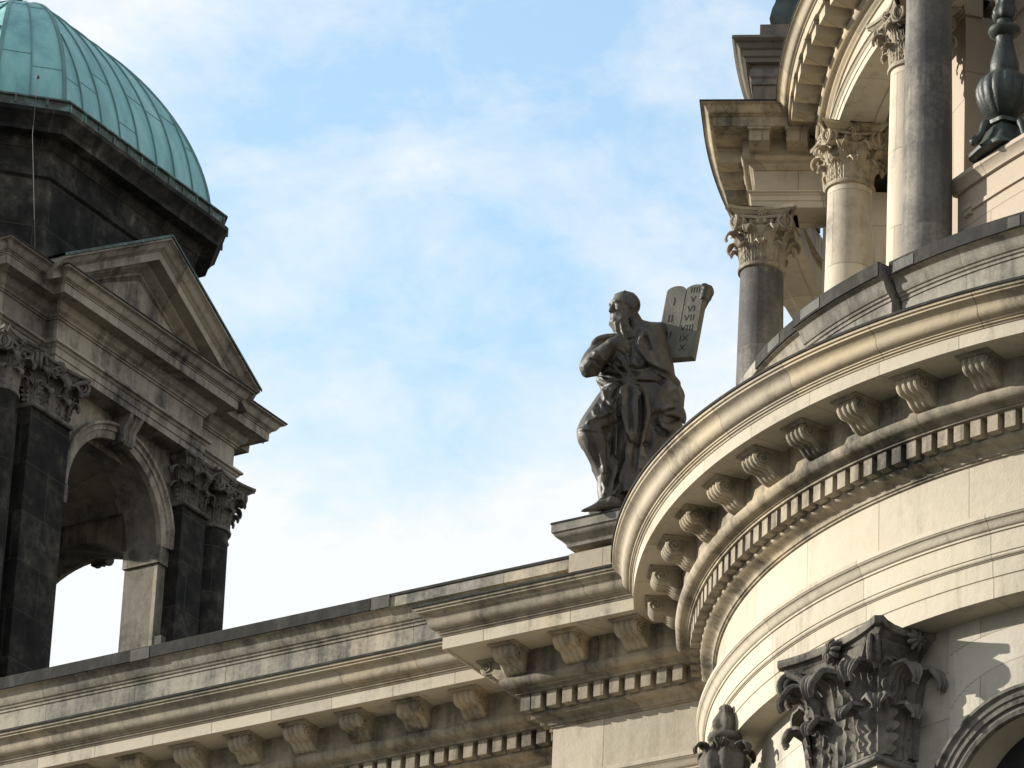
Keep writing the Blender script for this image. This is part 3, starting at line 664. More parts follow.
# attic block above the first column
mb = MB(); pa = arcpath(DC, 15.67, 160, 173.6, 1)+[circ(DC, 14.0, 173.6)]
sweep(mb, pa, [(-.5, 41.518), (.32, 41.506), (.33, 41.457), (.30, 41.433)]+cyma((.29, 41.421), (.18, 41.311), 5)+[(.17, 41.213), (.13, 41.189), (.12, 41.128), (-.5, 41.128)], 1); mb.build('attic_cornice', 'attic', drm)
mb = MB(); sweep(mb, pa, [(-.5, 41.140), (.02, 41.140), (.02, 40.872), (.0, 40.847), (.0, 40.237), (.06, 40.213), (.08, 40.030), (-.5, 40.030)], 1); mb.build('attic_block', 'attic', drm)
mb = MB(); sweep(mb, arcpath(DC, 15.67, 168, 173.6, 1)+[circ(DC, 14.9, 173.6)], [(-.2, 41.043), (.05, 41.043), (.06, 40.908), (.03, 40.872), (.03, 40.774), (-.2, 40.774)], 1); mb.build('attic_band', 'darkcap', drm)
mb = MB(); sweep(mb, arcpath(DC, 15.55, 162, 173.0, 1)+[circ(DC, 14.0, 173.0)], [(-.5, 41.945), (.04, 41.945), (.04, 41.506), (-.5, 41.506)], 1)
mb.build('attic_step', 'attic', drm)
mb = MB(); sweep(mb, arcpath(DC, 15.35, 162, 172.5, 1)+[circ(DC, 14.0, 172.5)], [(-.5, 43.165), (.0, 43.165), (-.02, 42.799), (.02, 42.433), (.06, 42.311), (.10, 42.092), (.06, 41.945), (-.5, 41.945)], 1); mb.build('figure_base', 'verdigris', drm)
# pedestal between the columns, with its cap and stone drops
mb = MB(); a0, a1 = 207.2, 231
sweep(mb, arcpath(DC, 14.78, a0, a1, .8), [(-.8, 34.44), (0, 34.44), (0, 33.0), (.03, 32.98), (.03, 32.6), (-.8, 32.6)], 1, v0=0); pb = mb.build('pedestal', 'pink', drm)
mb = MB(); sweep(mb, arcpath(DC, 14.78, a0-.2, a1, .8), [(-.8, 34.62), (.13, 34.60), (.14, 34.58), (.14, 34.53), (.11, 34.51), (.07, 34.45), (.05, 34.41), (.05, 34.40), (-.8, 34.40)], 1); mb.build('cap', 'pink', pb)
mb = MB(); sweep(mb, arcpath(DC, 14.78, 208.3, 214.0, .8), [(-.1, 34.09), (.03, 34.09), (.035, 34.02), (-.1, 34.02)], 1); mb.build('fillet', 'pink', pb)
for a in (208.0, 213.6):
    mb = MB()
    box(mb, circ(DC, 14.80, a+.35), tang(a), radl(a), .20, .07, 34.06, 34.12)
    for i in range(3): box(mb, circ(DC, 14.80, a+.12+.23*i), tang(a), radl(a), .045, .06, 33.97, 34.06, .25)
    mb.build('stone_drops', 'pink', pb, 0)

# ------------------------------------------------------------------ bronze candelabrum on that pedestal
cxy = circ(DC, 14.66, 210.9)
cnd = thing('candelabrum', 'weathered green bronze candelabrum with fluted bulb standing on pink pedestal between columns', 'candelabrum', (cxy[0], cxy[1], 34.62+Z0))
def gad(a, h, r): return r*(1+.055*(abs(cos(8*a))**.6-.5)) if 35.22 < h < 35.84 else r
mb = MB(); lathe(mb, cxy, [(.10, 35.10), (.15, 35.14), (.15, 35.19), (.20, 35.22), (.27, 35.29), (.345, 35.40), (.39, 35.53), (.395, 35.64), (.365, 35.75), (.30, 35.82), (.22, 35.85), (.22, 35.89), (.20, 35.91)], 96, gad); mb.build('fluted_bulb', 'verdigris', cnd, 50)
mb = MB(); lathe(mb, cxy, [(.18, 35.90), (.205, 35.95), (.205, 36.05), (.185, 36.15), (.145, 36.3), (.12, 36.42), (.13, 36.48), (.17, 36.5), (.22, 36.54), (.235, 36.58), (.22, 36.62), (.15, 36.65), (.115, 36.70), (.115, 36.76)], 40); mb.build('stem', 'verdigris', cnd, 40)
mb = MB(); lathe(mb, cxy, [(.115, 36.75), (.16, 36.78), (.18, 36.86), (.15, 36.95), (.12, 37.02), (.14, 37.1), (.22, 37.2), (.3, 37.36), (.33, 37.5), (.3, 37.52), (.2, 37.6), (.12, 37.8), (.02, 38.0)], 48, lambda a, h, r: r*(1+.07*cos(7*a)) if h > 36.77 else r); mb.build('cup', 'verdigris', cnd, 50)
mb = MB(); V = []; n = 36; lv = [(.60, 34.625), (.60, 34.68), (.55, 34.70), (.44, 34.80), (.36, 34.92), (.30, 35.02), (.27, 35.06), (.34, 35.07), (.35, 35.12), (.2, 35.13)]
for (r, h) in lv:
    for j in range(n):
        a = 2*pi*j/n+radians(32); k = cos(pi/4)/max(abs(cos((a-radians(32)+pi/4) % (pi/2)-pi/4)), .01); q = abs(((a-radians(32)) % (pi/2))-pi/4)/(pi/4)
        rr = r*k*1.02*(1-.14*(1-q)); V.append((cxy[0]+rr*cos(a), cxy[1]+rr*sin(a), h+Z0))
mb.add(V, grid_faces(len(lv), n, wrap_b=True)+[tuple(range(n)), tuple((len(lv)-1)*n+j for j in range(n))]); mb.build('base', 'verdigris', cnd, 40)
for q in range(4):
    a = radians(32)+q*pi/2; d = np.array([cos(a), sin(a)])
    mb = MB()
    pts = [np.array([*(cxy+d*r), h+Z0]) for r, h in ((.30, 35.06), (.35, 35.02), (.375, 34.95), (.395, 34.87), (.44, 34.78), (.49, 34.72), (.535, 34.69), (.555, 34.71), (.53, 34.75), (.51, 34.72))]
    tube(mb, pts, [.05, .06, .05, .045, .05, .06, .06, .055, .045, .03], 8); e = np.array([*tang(degrees(a)), 0])
    ball(mb, (*(cxy+d*.53), 34.69+Z0), .065, 7); ball(mb, (*(cxy+d*.33), 35.04+Z0), .055, 7)
    mb.build('scroll_foot', 'verdigris', cnd, 50)

# ------------------------------------------------------------------ pedestal and statue above the cornice
ped = thing('statue_pedestal', 'square sandstone pedestal with moulded cap under the bearded statue', 'pedestal', (*uv(-10.3, -2.0), 30.9+Z0))
PT = 32.00
pr_ = [uv(-11.09, -2.8), uv(-9.4, -2.8), uv(-9.4, -1.2), uv(-11.09, -1.2)]
mb = MB(); sweep(mb, pr_, [(0, 31.55), (0, 29.9), (-.3, 29.9), (-.3, 31.55)], 1, closed=True, v0=0); mb.build('die', 'cornice', ped, 0)
mb = MB(); sweep(mb, pr_, [(-.6, PT), (.19, PT), (.20, PT-.01), (.20, PT-.15), (.18, PT-.155)]+cymah((.175, PT-.16), (.03, PT-.33), 6)+[(.025, PT-.35), (-.3, PT-.35)], 1, closed=True); mb.build('cap', 'parapet', ped, 30)
mb = MB(); sweep(mb, pr_, [(-.7, PT+.012), (.20, PT+.012), (.212, PT), (.212, PT-.02), (.202, PT-.02), (.202, PT+.004), (-.7, PT+.004)], 1, closed=True); mb.build('flashing', 'lead', ped, 0)

YS = 70.3
sta = thing('statue', 'dark bronze statue of a bearded robed man holding up two inscribed stone tablets', 'statue', (*onY(632, 505, YS)[:2], PT+Z0))
PXM = 68.0
def S(px, py, dy=0.0): return onY(px, py, YS+dy)
raw = MB()
# robe and trunk: (pixel row, left edge, right edge, half depth, forward shift), folds deepen to the hem
rows = [(322, 637, 645, .08, .05, 0), (324, 631, 652, .13, .06, 0), (327, 625, 661, .18, .07, .0), (331, 620, 664, .21, .07, .01), (338, 614, 667, .24, .07, .01), (347, 607, 669, .27, .06, .015), (357, 603, 672, .29, .05, .02), (366, 598, 674, .31, .05, .02), (375, 596, 675, .33, .03, .02), (383, 598, 680, .35, .02, .03), (393, 602, 685, .38, .0, .03),
        (404, 604, 684, .40, -.02, .04), (418, 603, 681, .43, -.03, .05), (432, 602, 675, .45, -.03, .06), (446, 603, 668, .46, -.02, .07), (460, 605, 662, .46, .0, .07), (474, 605, 657, .47, .02, .08), (488, 604, 654, .49, .03, .08), (500, 602, 652, .50, .03, .08), (507, 601, 652, .50, .03, .08)]
NTH = 120; V = []
def foldmod(th, k, amp):
    ph = k*.17
    f_ = abs(sin(3.5*th+1.1+ph))*.55+abs(sin(6*th+.4-ph*1.4))*.35+abs(sin(9.5*th+ph*.6))*.22
    return 1+amp*(1.9*f_-1.0)
cur = []
rr_ = []
for a, b in zip(rows[:-1], rows[1:]):
    for t in (0, .25, .5, .75): rr_.append([a[j]+(b[j]-a[j])*t for j in range(6)])
rr_.append(list(rows[-1]))
for k, (py, x0, x1, dp, fy, amp) in enumerate(rr_):
    ctr = S((x0+x1)/2, py, fy); hw = (x1-x0)/2/PXM
    for j in range(NTH):
        th = 2*pi*j/NTH; m_ = foldmod(th, k*.25, amp)
        V.append(ctr+np.array([hw*cos(th)*m_, dp*sin(th)*m_, 0]))
raw.add(V, grid_faces(len(rr_), NTH, wrap_b=True)+[tuple(range(NTH)), tuple((len(rr_)-1)*NTH+j for j in range(NTH))])
def front(px, py):
    """forward shift of the trunk surface at a pixel"""
    for k in range(len(rr_)-1):
        if rr_[k][0] <= py <= rr_[k+1][0]:
            t = (py-rr_[k][0])/(rr_[k+1][0]-rr_[k][0]); q = [rr_[k][j]+(rr_[k+1][j]-rr_[k][j])*t for j in range(6)]
            c_, h_ = (q[1]+q[2])/2, (q[2]-q[1])/2; x_ = max(-.98, min(.98, (px-c_)/h_)); return q[4]-q[3]*sqrt(1-x_*x_)
    return -.3
def limb(pts, n=14, seg=10):
    P_ = [S(*p[:3]) for p in pts]; R_ = [p[3] for p in pts]; out, rs = [], []
    for i in range(len(P_)-1):
        p0, p1, p2, p3 = P_[max(i-1, 0)], P_[i], P_[i+1], P_[min(i+2, len(P_)-1)]
        for k in range(seg):
            t = k/seg; out.append(.5*((2*p1)+(p2-p0)*t+(2*p0-5*p1+4*p2-p3)*t*t+(-p0+3*p1-3*p2+p3)*t**3)); rs.append(R_[i]+(R_[i+1]-R_[i])*t)
    out.append(P_[-1]); rs.append(R_[-1]); tube(raw, out, rs, n); ball(raw, out[0], rs[0]*.98, 7); ball(raw, out[-1], rs[-1]*.98, 7)
def fold(pts, r, lift=.0):
    P_ = []
    for p in pts:
        px, py = p[:2]; P_.append((px, py, (front(px, py) if len(p) < 3 else p[2])-lift, r))
    P_[0] = (*P_[0][:3], r*.45); P_[-1] = (*P_[-1][:3], r*.5); limb(P_, 8, 8)
# advanced leg under the robe, and its foot
limb([(624, 394, -.16, .31), (606, 414, -.40, .27), (591, 431, -.56, .205), (593, 440, -.56, .20), (601, 460, -.44, .175), (608, 480, -.36, .16), (611, 497, -.34, .16)])
limb([(611, 498, -.34, .10), (605, 501, -.44, .075), (599, 503.5, -.50, .045)], 10, 5)
limb([(613, 420, -.30, .20), (612, 445, -.30, .20), (613, 470, -.26, .19), (614, 500, -.26, .19)])
limb([(637, 420, -.1, .30), (640, 450, -.14, .26), (640, 480, -.12, .26), (637, 503, -.12, .3)])
limb([(606, 478, -.40, .13), (605, 490, -.42, .12), (606, 500, -.42, .10)], 10, 5)
# hanging end of the mantle, its rolled edge from the raised shoulder, the gathered waist, the mass on the hip
limb([(626, 383, -.40, .10), (629, 400, -.50, .105), (631, 420, -.53, .09), (632, 440, -.51, .045)])
limb([(642, 333, -.12, .07), (639, 343, -.24, .08), (642, 354, -.28, .085), (652, 364, -.29, .09), (664, 372, -.27, .09), (676, 384, -.2, .08)])
limb([(600, 380, -.22, .07), (612, 384, -.40, .07), (626, 383, -.42, .07), (642, 381, -.40, .07), (656, 382, -.36, .06)])
limb([(601, 372, -.25, .06), (612, 374, -.38, .07), (622, 377, -.40, .07)])
limb([(604, 366, -.26, .05), (614, 371, -.38, .06), (624, 380, -.42, .05)])
limb([(660, 412, -.34, .09), (668, 410, -.34, .11), (677, 411, -.24, .11), (681, 418, -.12, .09)])
limb([(658, 426, -.36, .08), (668, 430, -.33, .10), (677, 426, -.2, .09)])
# bent arm across the chest with its sleeve, hand at the beard
limb([(613, 343, -.05, .15), (603, 350, -.22, .18), (594, 360, -.42, .175), (590.5, 366, -.50, .165)])
limb([(590, 367, -.50, .165), (595, 360, -.60, .145), (602, 353, -.68, .115), (608, 347, -.73, .09), (612, 345, -.74, .08)])
limb([(593, 352, -.40, .05), (593, 345, -.42, .045), (598, 339, -.44, .045), (606, 336.5, -.40, .045), (615, 335.5, -.34, .04)], 8, 8)
limb([(611, 344, -.76, .09), (616, 343, -.76, .092), (620, 344, -.74, .08)], 12, 5)
for (x0, y0, x1, y1, x2, y2) in ((618, 340.5, 623.5, 340, 627.5, 342.5), (619, 343.5, 625.5, 344, 629, 347), (619, 346, 625, 347.5, 628, 351), (618, 348.5, 622.5, 351, 624.5, 354)):
    limb([(x0, y0, -.76, .040), (x1, y1, -.76, .036), (x2, y2, -.68, .028)], 8, 5)
limb([(613, 341.5, -.78, .040), (617, 337.5, -.80, .036), (621.5, 336, -.76, .028)], 8, 5)
# raised arm behind the tablets, hand over their top edge
limb([(648, 334, .06, .19), (660, 333, .34, .17), (678, 328, .62, .16), (694, 312, .56, .13), (704.5, 299, .38, .09), (708, 293, .26, .08)])
limb([(707, 296, .26, .075), (709, 292.5, .18, .08), (709, 289, .12, .066)], 10, 5)
for i, (x, y) in enumerate(((705.0, 287), (704.0, 290.4), (703.2, 293.8), (702.6, 297.0))): limb([(x+5, y+1, .10, .034), (x+2.2, y, -.08, .034), (x-1.2, y+.8, -.08, .028)], 8, 5)
limb([(708.5, 288, .14, .038), (706, 285.5, .12, .036), (703, 285, .1, .03)], 8, 5)
# neck and head turned to the side
limb([(638, 332, .03, .15), (634, 322, .0, .125), (629, 314, -.03, .125)])
HC = S(625.3, 306.6, -.06); fw = np.array([-.86, -.50, -.06]); fw /= np.linalg.norm(fw); sdv = np.cross(fw, [0, 0, 1.0]); sdv /= np.linalg.norm(sdv); upv = np.cross(sdv, fw)
def Hd(f_, s_, u_): return HC+fw*f_+sdv*s_+upv*u_
def ell(f_, s_, u_, rf, rs, ru):
    Vv = []; n_ = 10
    for i in range(n_+1):
        p = pi*i/n_
        for j in range(20): a = pi*j/10; Vv.append(Hd(f_+rf*sin(p)*cos(a), s_+rs*sin(p)*sin(a), u_+ru*cos(p)))
    raw.add(Vv, grid_faces(n_+1, 20, wrap_b=True))
def hl(pts, n=8):
    tube(raw, [Hd(*p[:3]) for p in pts], [p[3] for p in pts], n); ball(raw, Hd(*pts[0][:3]), pts[0][3], 6); ball(raw, Hd(*pts[-1][:3]), pts[-1][3], 6)
ell(-.02, 0, .045, .225, .185, .20); ell(.07, 0, -.10, .145, .145, .19); ell(.10, 0, .02, .125, .155, .14)
hl([(.212, 0, -.005, .024), (.25, 0, -.075, .03), (.262, 0, -.125, .036)])
for s_ in (-1, 1):
    hl([(.225, s_*.02, .02, .026), (.215, s_*.075, .024, .028), (.172, s_*.125, .006, .024)]); ell(.165, s_*.075, -.10, .055, .055, .07)
    ell(.19, s_*.062, -.03, .024, .034, .02); hl([(-.02, s_*.185, .0, .03), (-.03, s_*.198, -.05, .034), (-.01, s_*.188, -.10, .022)])
    hl([(.23, s_*.012, -.175, .026), (.205, s_*.065, -.20, .028), (.15, s_*.10, -.26, .03)])
hl([(.225, -.035, -.225, .02), (.235, 0, -.223, .022), (.225, .035, -.225, .02)])
for k in range(13):                                             # beard locks falling on the chest
    a = -1.45+2.9*k/12; x_ = .175*cos(a)+.03; y_ = .135*sin(a); wv_ = .018*sin(k*2.3)
    hl([(x_, y_, -.21, .03), (x_+.035, y_*1.05+wv_, -.29, .036), (x_+.02-.03*cos(a), y_*.95-wv_-.02, -.38, .034), (x_-.03-.04*cos(a), y_*.75-.08+wv_, -.47-.05*cos(a), .028), (x_-.07-.05*cos(a), y_*.5-.14, -.54-.06*cos(a), .014)])
rng = random.Random(3)
for k in range(46):                                             # hair
    a = rng.uniform(-2.6, 2.6); e = rng.uniform(-.25, 1.35)
    if abs(a) < 1.0 and e < .75: continue
    d_ = [cos(a)*cos(e), sin(a)*cos(e), sin(e)]; p = [-.03+.215*d_[0], .185*d_[1], .05+.195*d_[2]]
    hl([(p[0]*.97, p[1]*.97, p[2]*.96, .018), (p[0]*1.0-.03, p[1]*1.0, p[2]*.97-.035, .024), (p[0]*.98-.05, p[1]*.98, p[2]*.95-.09, .012)], 6)
for k in range(5): hl([(.12-.02*abs(k-2), -.12+.06*k, .185, .022), (.165-.03*abs(k-2), -.12+.06*k+.02, .155, .02)], 6)
# ground under the feet
V = []
for (x, y, dz_) in ((568, 507, 0), (652, 500, 0), (668, 500, 0), (600, 512, 0)): pass
b0 = [uv(-11.12, -2.78), uv(-9.6, -2.8), uv(-9.6, -1.4), uv(-11.05, -1.4)]
prism(raw, b0, PT-.02, PT+.13)
prism(raw, [uv(-10.85, -2.7), uv(-9.7, -2.7), uv(-9.7, -1.6), uv(-10.7, -1.6)], PT, PT+.27)
limb([(582, 511, -.6, .02), (592, 508.5, -.6, .05), (602, 506, -.55, .09), (614, 505, -.5, .12)], 10, 6)
tmp = raw.build('statue_raw', 'bronze', None, 0)
md = tmp.modifiers.new('r', 'REMESH'); md.mode = 'VOXEL'; md.voxel_size = .015
ms = tmp.modifiers.new('s', 'SMOOTH'); ms.factor = .5; ms.iterations = 1
dg = bpy.context.evaluated_depsgraph_get(); me = bpy.data.meshes.new_from_object(tmp.evaluated_get(dg)); me.name = 'figure'
bpy.data.objects.remove(tmp)
vs = np.empty(len(me.vertices)*3); me.vertices.foreach_get('co', vs); vs = vs.reshape(-1, 3); nn = np.empty_like(vs.ravel()); me.vertex_normals.foreach_get('vector', nn); nn = nn.reshape(-1, 3)
hdc = np.array(HC); h1 = S(620, 343, -.74); h2 = S(709, 290, -.2); knee = S(600, 440, -.4)
def A_(*q): return [(570+q[i]/6.4, 280+q[i+1]/6.4) for i in range(0, len(q), 2)]
def B_(*q): return [(560+q[i]/5.907, 380+q[i+1]/5.907) for i in range(0, len(q), 2)]
DRAPE = [                                                       # course of a fold, height of its ridge (hollow if negative), width in pixels
 (B_(330, 195, 338, 260, 327, 380, 322, 480, 316, 580, 288, 695), .060, 1.7), (B_(398, 375, 402, 480, 372, 560, 332, 640, 288, 722), .060, 2.0),
 (B_(385, 40, 375, 180, 395, 260, 418, 352), .055, 1.6), (B_(400, 15, 440, 70, 442, 200, 436, 360), .055, 1.6), (B_(408, 90, 410, 200, 424, 300), -.045, 2.0),
 (B_(362, 60, 352, 200, 350, 350, 352, 520, 318, 650), -.085, 2.3), (B_(300, 330, 295, 430, 292, 540, 272, 640), -.06, 2.4), (B_(470, 60, 478, 250, 450, 400, 440, 560), -.075, 2.6),
 (B_(270, 215, 312, 205, 318, 290, 250, 300), -.06, 3.0), (B_(112, 292, 190, 296, 300, 306), .030, 1.3), (B_(150, 262, 230, 220, 312, 188), .045, 1.8), (B_(195, 175, 205, 210, 222, 235), .03, 1.5), (B_(222, 140, 240, 180, 262, 205), -.03, 1.8),
 (B_(250, 55, 268, 120, 300, 150, 330, 182), .05, 1.8), (B_(290, 70, 330, 50, 372, 42), .04, 2.2), (B_(345, 70, 332, 120, 318, 165), -.05, 1.7), (B_(262, 120, 285, 165, 300, 190), -.035, 1.6),
 (B_(500, 60, 520, 200, 500, 300), .04, 3.0), (B_(540, 90, 560, 200, 530, 330, 520, 430), -.055, 3.0), (B_(585, 175, 568, 230, 580, 290, 640, 330), -.075, 2.4), (B_(705, 160, 650, 176, 592, 214), -.06, 2.0), (B_(600, 200, 650, 196, 700, 210, 722, 235), .035, 2.2), (B_(610, 80, 650, 120, 700, 150), -.035, 2.6), (B_(560, 40, 620, 60, 690, 60), .03, 3.0),
 (B_(430, 370, 480, 380, 540, 372), -.04, 2.5), (B_(480, 430, 500, 480, 470, 540), .045, 3.0), (B_(240, 420, 250, 480, 268, 560), .03, 2.5), (B_(180, 380, 215, 450, 245, 520), -.025, 2.2), (B_(255, 600, 268, 640, 262, 680), .04, 1.6),
 (A_(470, 335, 440, 400, 450, 460, 500, 520, 570, 560, 660, 600), .045, 1.7), (A_(482, 345, 505, 400, 520, 450), -.05, 1.8), (A_(425, 360, 418, 430, 430, 480, 470, 530), -.055, 1.9),
 (A_(240, 540, 300, 590, 352, 632), .05, 1.5), (A_(200, 602, 260, 572, 340, 560, 382, 600), .05, 1.5), (A_(180, 622, 240, 645, 350, 645), .035, 1.5), (A_(230, 600, 290, 612, 330, 618), -.05, 1.5), (A_(250, 560, 300, 562, 345, 590), -.045, 1.4),
 (A_(380, 580, 450, 592, 525, 570), .045, 1.7), (A_(375, 540, 420, 562, 500, 552), -.055, 1.7), (A_(400, 610, 460, 655, 545, 645, 620, 640), -.065, 2.0), (A_(545, 575, 600, 620, 660, 680, 700, 740), .04, 2.0), (A_(500, 600, 545, 590, 560, 620), .03, 1.8), (A_(560, 640, 620, 690, 650, 760), -.045, 2.2),
 (A_(270, 755, 305, 700, 332, 662), -.055, 1.6), (A_(340, 762, 355, 710, 372, 668), .055, 1.6), (A_(402, 660, 412, 710, 416, 762), .05, 1.5), (A_(215, 755, 245, 700, 290, 662), .035, 1.6), (A_(385, 680, 388, 720, 388, 765), -.045, 1.4),
 (A_(390, 390, 400, 460, 390, 510), -.035, 1.8), (A_(360, 480, 380, 520, 372, 560), .03, 1.6), (A_(300, 500, 330, 520, 345, 550), .035, 1.5), (A_(120, 500, 170, 520, 200, 560), -.03, 1.5), (A_(150, 460, 190, 480, 215, 520), .025, 1.4)]
seg = []
for (pl, am, sg) in DRAPE:
    L_ = [0.0]
    for q0, q1 in zip(pl[:-1], pl[1:]): L_.append(L_[-1]+math.hypot(q1[0]-q0[0], q1[1]-q0[1]))
    seg.append((np.array(pl), np.array(L_)/L_[-1], am, sg))
rel = vs-np.array([0, 0, Z0]); dep = rel@_F; PX = 512+FPX*(rel@CR)/dep; PY = 384-FPX*(rel@CU)/dep
vdir = rel/np.linalg.norm(rel, axis=1)[:, None]; facing = np.clip((-(nn*vdir).sum(1)-.05)/.35, 0, 1)
keep = np.clip((np.linalg.norm(vs-hdc, axis=1)-.42)/.15, 0, 1)*np.clip((np.linalg.norm(vs-h2, axis=1)-.45)/.2, 0, 1)*np.clip((vs[:, 2]-(PT+Z0+.05))/.1, 0, 1)
keep *= np.clip((np.linalg.norm(vs-S(619, 344, -.76), axis=1)-.16)/.08, 0, 1)
disp = np.zeros(len(vs))
for (pl, tl, am, sg) in seg:
    best = np.full(len(vs), 1e9); bt = np.zeros(len(vs))
    for i in range(len(pl)-1):
        a_, b_ = pl[i], pl[i+1]; d_ = b_-a_; t_ = np.clip(((PX-a_[0])*d_[0]+(PY-a_[1])*d_[1])/(d_@d_), 0, 1)
        q_ = np.hypot(PX-a_[0]-d_[0]*t_, PY-a_[1]-d_[1]*t_); m_ = q_ < best; best[m_] = q_[m_]; bt[m_] = (tl[i]+(tl[i+1]-tl[i])*t_)[m_]
    disp += am*np.exp(-(best/sg)**2)*np.clip(np.sin(pi*np.clip(bt*.94+.03, 0, 1))*2.2, 0, 1)
vs += nn*(disp*facing*keep)[:, None]*1.15
bd = np.zeros(len(vs))                                          # locks of the beard
for (pl, am) in ((A_(292, 275, 300, 330, 322, 372), .02), (A_(308, 278, 318, 330, 338, 376), -.012), (A_(326, 280, 338, 330, 352, 378), .02), (A_(345, 282, 356, 330, 366, 374), -.012), (A_(362, 285, 374, 330, 382, 366), .02), (A_(382, 285, 392, 325, 396, 355), -.012)):
    for i in range(len(pl)-1):
        a_, b_ = np.array(pl[i]), np.array(pl[i+1]); d_ = b_-a_; t_ = np.clip(((PX-a_[0])*d_[0]+(PY-a_[1])*d_[1])/(d_@d_), 0, 1)
        e_ = am*np.exp(-(np.hypot(PX-a_[0]-d_[0]*t_, PY-a_[1]-d_[1]*t_)/1.0)**2); bd = np.where(np.abs(e_) > np.abs(bd), e_, bd)
vs += nn*(bd*facing)[:, None]
for i in range(len(vs)):                                        # slight unevenness of the cast surface, pleats on the back
    p = vs[i]
    w2 = mnoise.noise(Vector((p[0]*5+7, p[1]*5, p[2]*4))); bk = max(0, nn[i][1])*keep[i]
    vs[i] += nn[i]*(keep[i]*.006*w2+bk*.04*(1-1.7*abs(sin(p[0]*15+2*w2))))
me.vertices.foreach_set('co', vs.ravel()); me.update()
me.transform(Matrix.Translation(-sta.location)); me.polygons.foreach_set('use_smooth', [True]*len(me.polygons))
if not me.materials: me.materials.append(MAT['bronze'])
fo = bpy.data.objects.new('figure', me); col.objects.link(fo); fo.parent = sta
# tablets: two round-headed leaves side by side
tBL, tBR, tTL = S(653.5, 360, .24), S(692.5, 356.8, -.02), S(667.3, 287, .28)
ex = tBR-tBL; TWD = np.linalg.norm(ex); ex /= TWD; ey = tTL-tBL; ey -= ex*(ey@ex)*.0; THT = np.linalg.norm(ey); ey /= THT; ez = np.cross(ex, ey); ez /= np.linalg.norm(ez)
if ez[1] > 0: ez = -ez
out = [(0, 0), (TWD, 0), (TWD, THT*.935)]
for (c_, r_) in ((.75, .25), (.25, .25)):
    for i in range(13): a = pi*i/12; out.append((TWD*(c_+r_*cos(a)), THT*.935+TWD*r_*.60*sin(a)))
V = []; tk = .13
for z, k in ((0, 1), (.012, .97), (.012, .97)): pass
for z, ins in ((-tk, 0), (-.015, 0), (0, .015)):
    for (x, y) in out: V.append(tBL+ex*(x+(TWD/2-x)*ins/TWD*2)+ey*(y+(THT/2-y)*ins/THT*2)+ez*z)
m = len(out); mb = MB(); mb.add(V, grid_faces(3, m, wrap_b=True)+[tuple(range(m)), tuple(2*m+j for j in range(m))])
tube(mb, [tBL+ex*TWD*.5+ey*y+ez*(-.006) for y in np.linspace(THT*.02, THT*.93, 6)], .012, 6)
tab = mb.build('stone_tablets', 'tablet', sta, 30)
def numeral(txt, px, py, hpx):
    cu = bpy.data.curves.new('t', 'FONT'); cu.body = txt; cu.align_x = 'CENTER'; cu.align_y = 'CENTER'; cu.size = hpx/61*1.38; cu.extrude = .0008; cu.space_character = 1.05; cu.offset = .0
    to = bpy.data.objects.new('t', cu); col.objects.link(to); dg = bpy.context.evaluated_depsgraph_get(); dg.update()
    me = bpy.data.meshes.new_from_object(to.evaluated_get(dg)); bpy.data.objects.remove(to); me.name = 'numeral'
    d = ray(px, py); o_ = np.array([0, 0, Z0]); t = ((tBL-o_)@ez)/(d@ez); p = o_+d*t+ez*.0018
    R_ = Matrix((Vector(ex.tolist()), Vector(ey.tolist()), Vector(ez.tolist()))).transposed().to_4x4()
    me.transform(Matrix.Translation(Vector((p-PB[tab]).tolist())) @ R_); me.materials.clear(); me.materials.append(MAT['ink'])
    o = bpy.data.objects.new('numeral', me); col.objects.link(o); o.parent = tab
for t_, x, y in (('I', 674.4, 302), ('II', 670.3, 319), ('III', 667.2, 335.5), ('IIII', 695.5, 290), ('V', 693, 299.5), ('VI', 691.2, 309), ('VII', 689, 318), ('VIII', 686.7, 328), ('IX', 683.8, 338.5), ('X', 682, 348)):
    numeral(t_, x, y, 6.6 if x > 680 else 8.2)

# ------------------------------------------------------------------ bell tower
TU, TV = -28.0, 4.52                                             # its centre in the building frame
twr = thing('bell_tower', 'soot blackened corner tower with pediment, open arches and green copper dome at left', 'tower', (*uv(TU, TV), 0))
UF, HV = -25.2, 3.54
HU = UF-TU
def tq(a, b): return uv(TU+a, TV+b)
BR, BP = 2.2, .24
def tpath():
    out = []
    for q in range(4):                                          # four alike sides, each with its central break
        for (a, b) in ((HU, -HV), (HU, -BR), (HU+BP, -BR), (HU+BP, BR), (HU, BR)):
            r = q*pi/2; k = HV/HU if q % 2 else 1
            aa, bb = a, b
            if q % 2: aa, bb = a*1.0+(HV-HU), b*(HU/HV) if abs(b) == HV else b
            out.append(tq(aa*cos(r)-bb*sin(r), aa*sin(r)+bb*cos(r)))
    return out
TP = tpath()
def sweepc(mb, pf): sweep(mb, TP, pf, 1, closed=True)
E_CORN = [(-.5, 41.58), (.63, 41.52), (.65, 41.505), (.65, 41.475), (.63, 41.47)]+cyma((.62, 41.465), (.49, 41.33), 7)+[(.48, 41.315), (.46, 41.31), (.46, 41.285), (.44, 41.28), (.435, 41.12), (.40, 41.12), (.40, 41.135), (.17, 41.135), (-.5, 41.135)]
E_BED = [(-.3, 41.14), (.17, 41.14), (.165, 41.05), (.15, 41.04)]+cymah((.145, 41.03), (.06, 40.94), 6)+[(.055, 40.92), (.03, 40.915), (.03, 40.88), (-.3, 40.88)]
E_FRZ = [(-.3, 40.885), (0, 40.885), (0, 40.42), (-.3, 40.42)]
